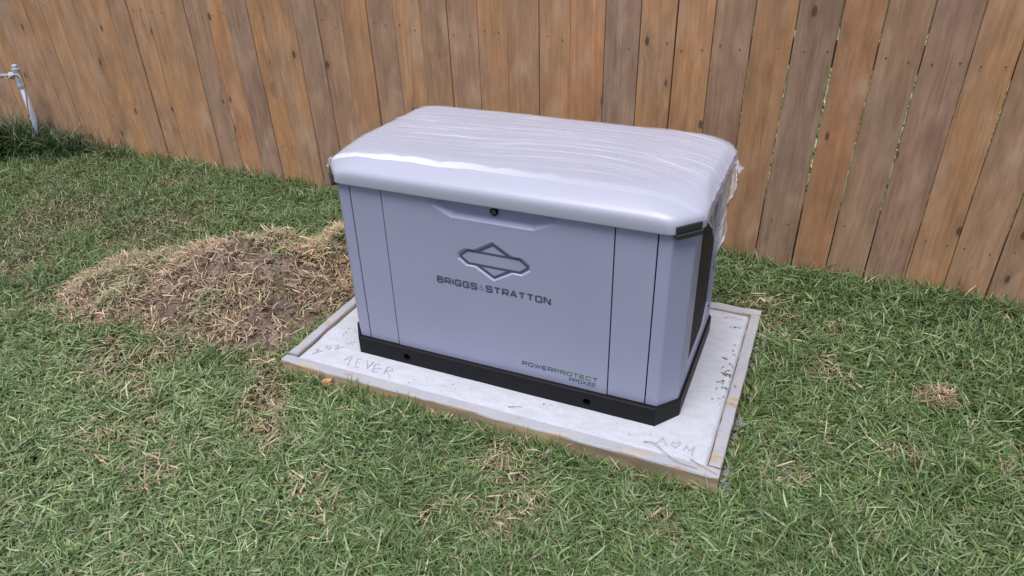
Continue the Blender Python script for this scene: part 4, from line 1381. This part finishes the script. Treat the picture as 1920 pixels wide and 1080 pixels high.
stem([(1.128, -.084), (1.152, -.078), (1.174, -.092), (1.209, -.120), (1.244, -.136), (1.300, -.137)], .0014, .004, .006, "long curved dry grass stem on the slab under the scratched heart", (.33, .29, .20))
stem([(1.273, -.106), (1.298, -.121), (1.326, -.132), (1.356, -.140)], .0011, .005, .004, "short dry stem at the slab's front right corner", (.24, .22, .20))
stem([(.683, -.086), (.700, -.079), (.724, -.068)], .0011, .003, .001, "thin dark twig on the slab in front of the base", (.20, .18, .16))
stem([(1.235, .700), (1.262, .712), (1.292, .708)], .0010, .003, .002, "thin curved twig on the slab's rear right corner", (.25, .23, .22))

# ------------------------------------------------------------------ pipe, wire, weeds and stones at the left end of the fence
PX, PY, PT = -3.176, 1.185, .515
pipe = empty("water_pipe", (PX, PY, 0), "pale grey plastic standpipe with a tee and yellow wire by the fence", "pipe")
bm = bmesh.new(); add_lathe(bm, [(.0175, -.15), (.0175, PT - .11)], (0, 0, 0), (0, 0, 1), 20); from_bm("riser", bm, M_PVC, pipe, smooth=True)
bm = bmesh.new()
add_lathe(bm, [(.0225, PT - .128), (.0235, PT - .126), (.0235, PT - .112), (.0215, PT - .105), (.0215, PT - .035), (.0225, PT - .028), (.0225, PT - .015), (.018, PT - .012)], (0, 0, 0), (0, 0, 1), 20)
bd = Vector((-.93, -.36, 0)).normalized()
zc = PT - .058
add_lathe(bm, [(.0195, .0), (.0195, .030), (.0215, .032), (.0215, .048), (.016, .050)], (0, 0, zc), bd, 20)
TEE = from_bm("tee_fitting", bm, M_PVC, pipe, smooth=False)
bm = bmesh.new(); add_lathe(bm, [(.0165, PT - .014), (.0165, PT + .002), (.012, PT + .008), (.004, PT + .009)], (0, 0, 0), (0, 0, 1), 18); from_bm("end_cap", bm, M_PVC, pipe)
bm = bmesh.new(); add_lathe(bm, [(.0125, .045), (.0125, 2.2)], (0, 0, zc + .0), bd, 18); from_bm("branch_pipe", bm, M_PVC, pipe, smooth=True)
bm = bmesh.new()
W = [(-.055, -.045, zc + .012), (-.048, -.05, zc - .022), (-.01, -.03, zc + .008), (.022, -.012, zc + .012), (.040, -.014, zc - .005), (.048, -.016, zc - .06), (.040, -.020, zc - .12), (.022, -.026, zc - .18), (.012, -.030, zc - .25)]
Wp = [Vector(p) for p in W]; Wq = []
for i in range(len(Wp) - 1):
    for k in range(5): Wq.append(Wp[i].lerp(Wp[i + 1], k / 5))
Wq.append(Wp[-1])
for _ in range(5): Wq = [Wq[0]] + [(Wq[i - 1] + Wq[i] * 2 + Wq[i + 1]) / 4 for i in range(1, len(Wq) - 1)] + [Wq[-1]]
add_tube(bm, Wq, .0042, 6)
from_bm("wire", bm, M_WIRE, pipe, smooth=True)

def weeds(cx, cy, rx, ry, num, l0, l1, label, dark=1.0, dead=.06):
    a = rng.random(num) * 6.283; q = np.sqrt(rng.random(num))
    x = cx + q * np.cos(a) * rx; y = np.minimum(cy + q * np.sin(a) * ry, fence_y(cx) - .03)
    L = rng.uniform(l0, l1, num) * (1.1 - .5 * q)
    base = np.array((.030, .062, .022)); hi = np.array((.075, .125, .045))
    t = rng.random(num)[:, None] ** 1.8
    c = (base * (1 - t) + hi * t) * dark
    c = np.where((rng.random(num) < dead)[:, None], np.array((.30, .26, .15))[None], c)
    o = blades("weed_clump", np.stack([x - cx, y - cy, np.zeros(num) - .01], -1), L, rng.random(num) * 6.283, rng.uniform(.9, 1.5, num), rng.uniform(.3, 2.2, num), rng.uniform(.003, .007, num), c * .9, c * 1.15, rng.uniform(-.5, .5, num), rng.uniform(-.7, .7, num), 5)
    o.location = (cx, cy, float(gz(np.array(cx), np.array(cy))))
    tag(o, label, "weeds")
weeds(-3.34, 1.12, .32, .14, 1700, .16, .36, "dense dark weed clump round the foot of the grey pipe")
weeds(-2.95, 1.17, .17, .08, 620, .13, .30, "dark weed clump against the fence right of the grey pipe")
weeds(-3.42, .90, .24, .10, 420, .08, .19, "looser lighter weeds at the left picture edge in front of the pipe", 1.25, .14)
weeds(-2.62, 1.22, .16, .05, 120, .12, .28, "thin stalky weeds along the fence foot beyond the clumps", .9, .25)
def stone(cx, cy, z, s, seed, label):
    bm = bmesh.new(); bmesh.ops.create_icosphere(bm, subdivisions=3, radius=1)
    for v in bm.verts:
        d = v.co.normalized(); k = 1 + .5 * (float(vnoise(d.x * 1.8 + seed, d.y * 1.8 + d.z * 1.3, seed)) - .5)
        v.co = Vector((d.x * s[0] * k, d.y * s[1] * k, d.z * s[2] * k))
    tag(from_bm("stone", bm, M_STONE, smooth=True, loc=(cx, cy, z)), label, "stone")
stone(-3.44, 1.02, .150, (.12, .09, .060), 4, "upper pale stone in the weeds at the left picture edge")
stone(-3.30, .93, .085, (.09, .07, .045), 9, "lower pale stone in the weeds at the left picture edge")
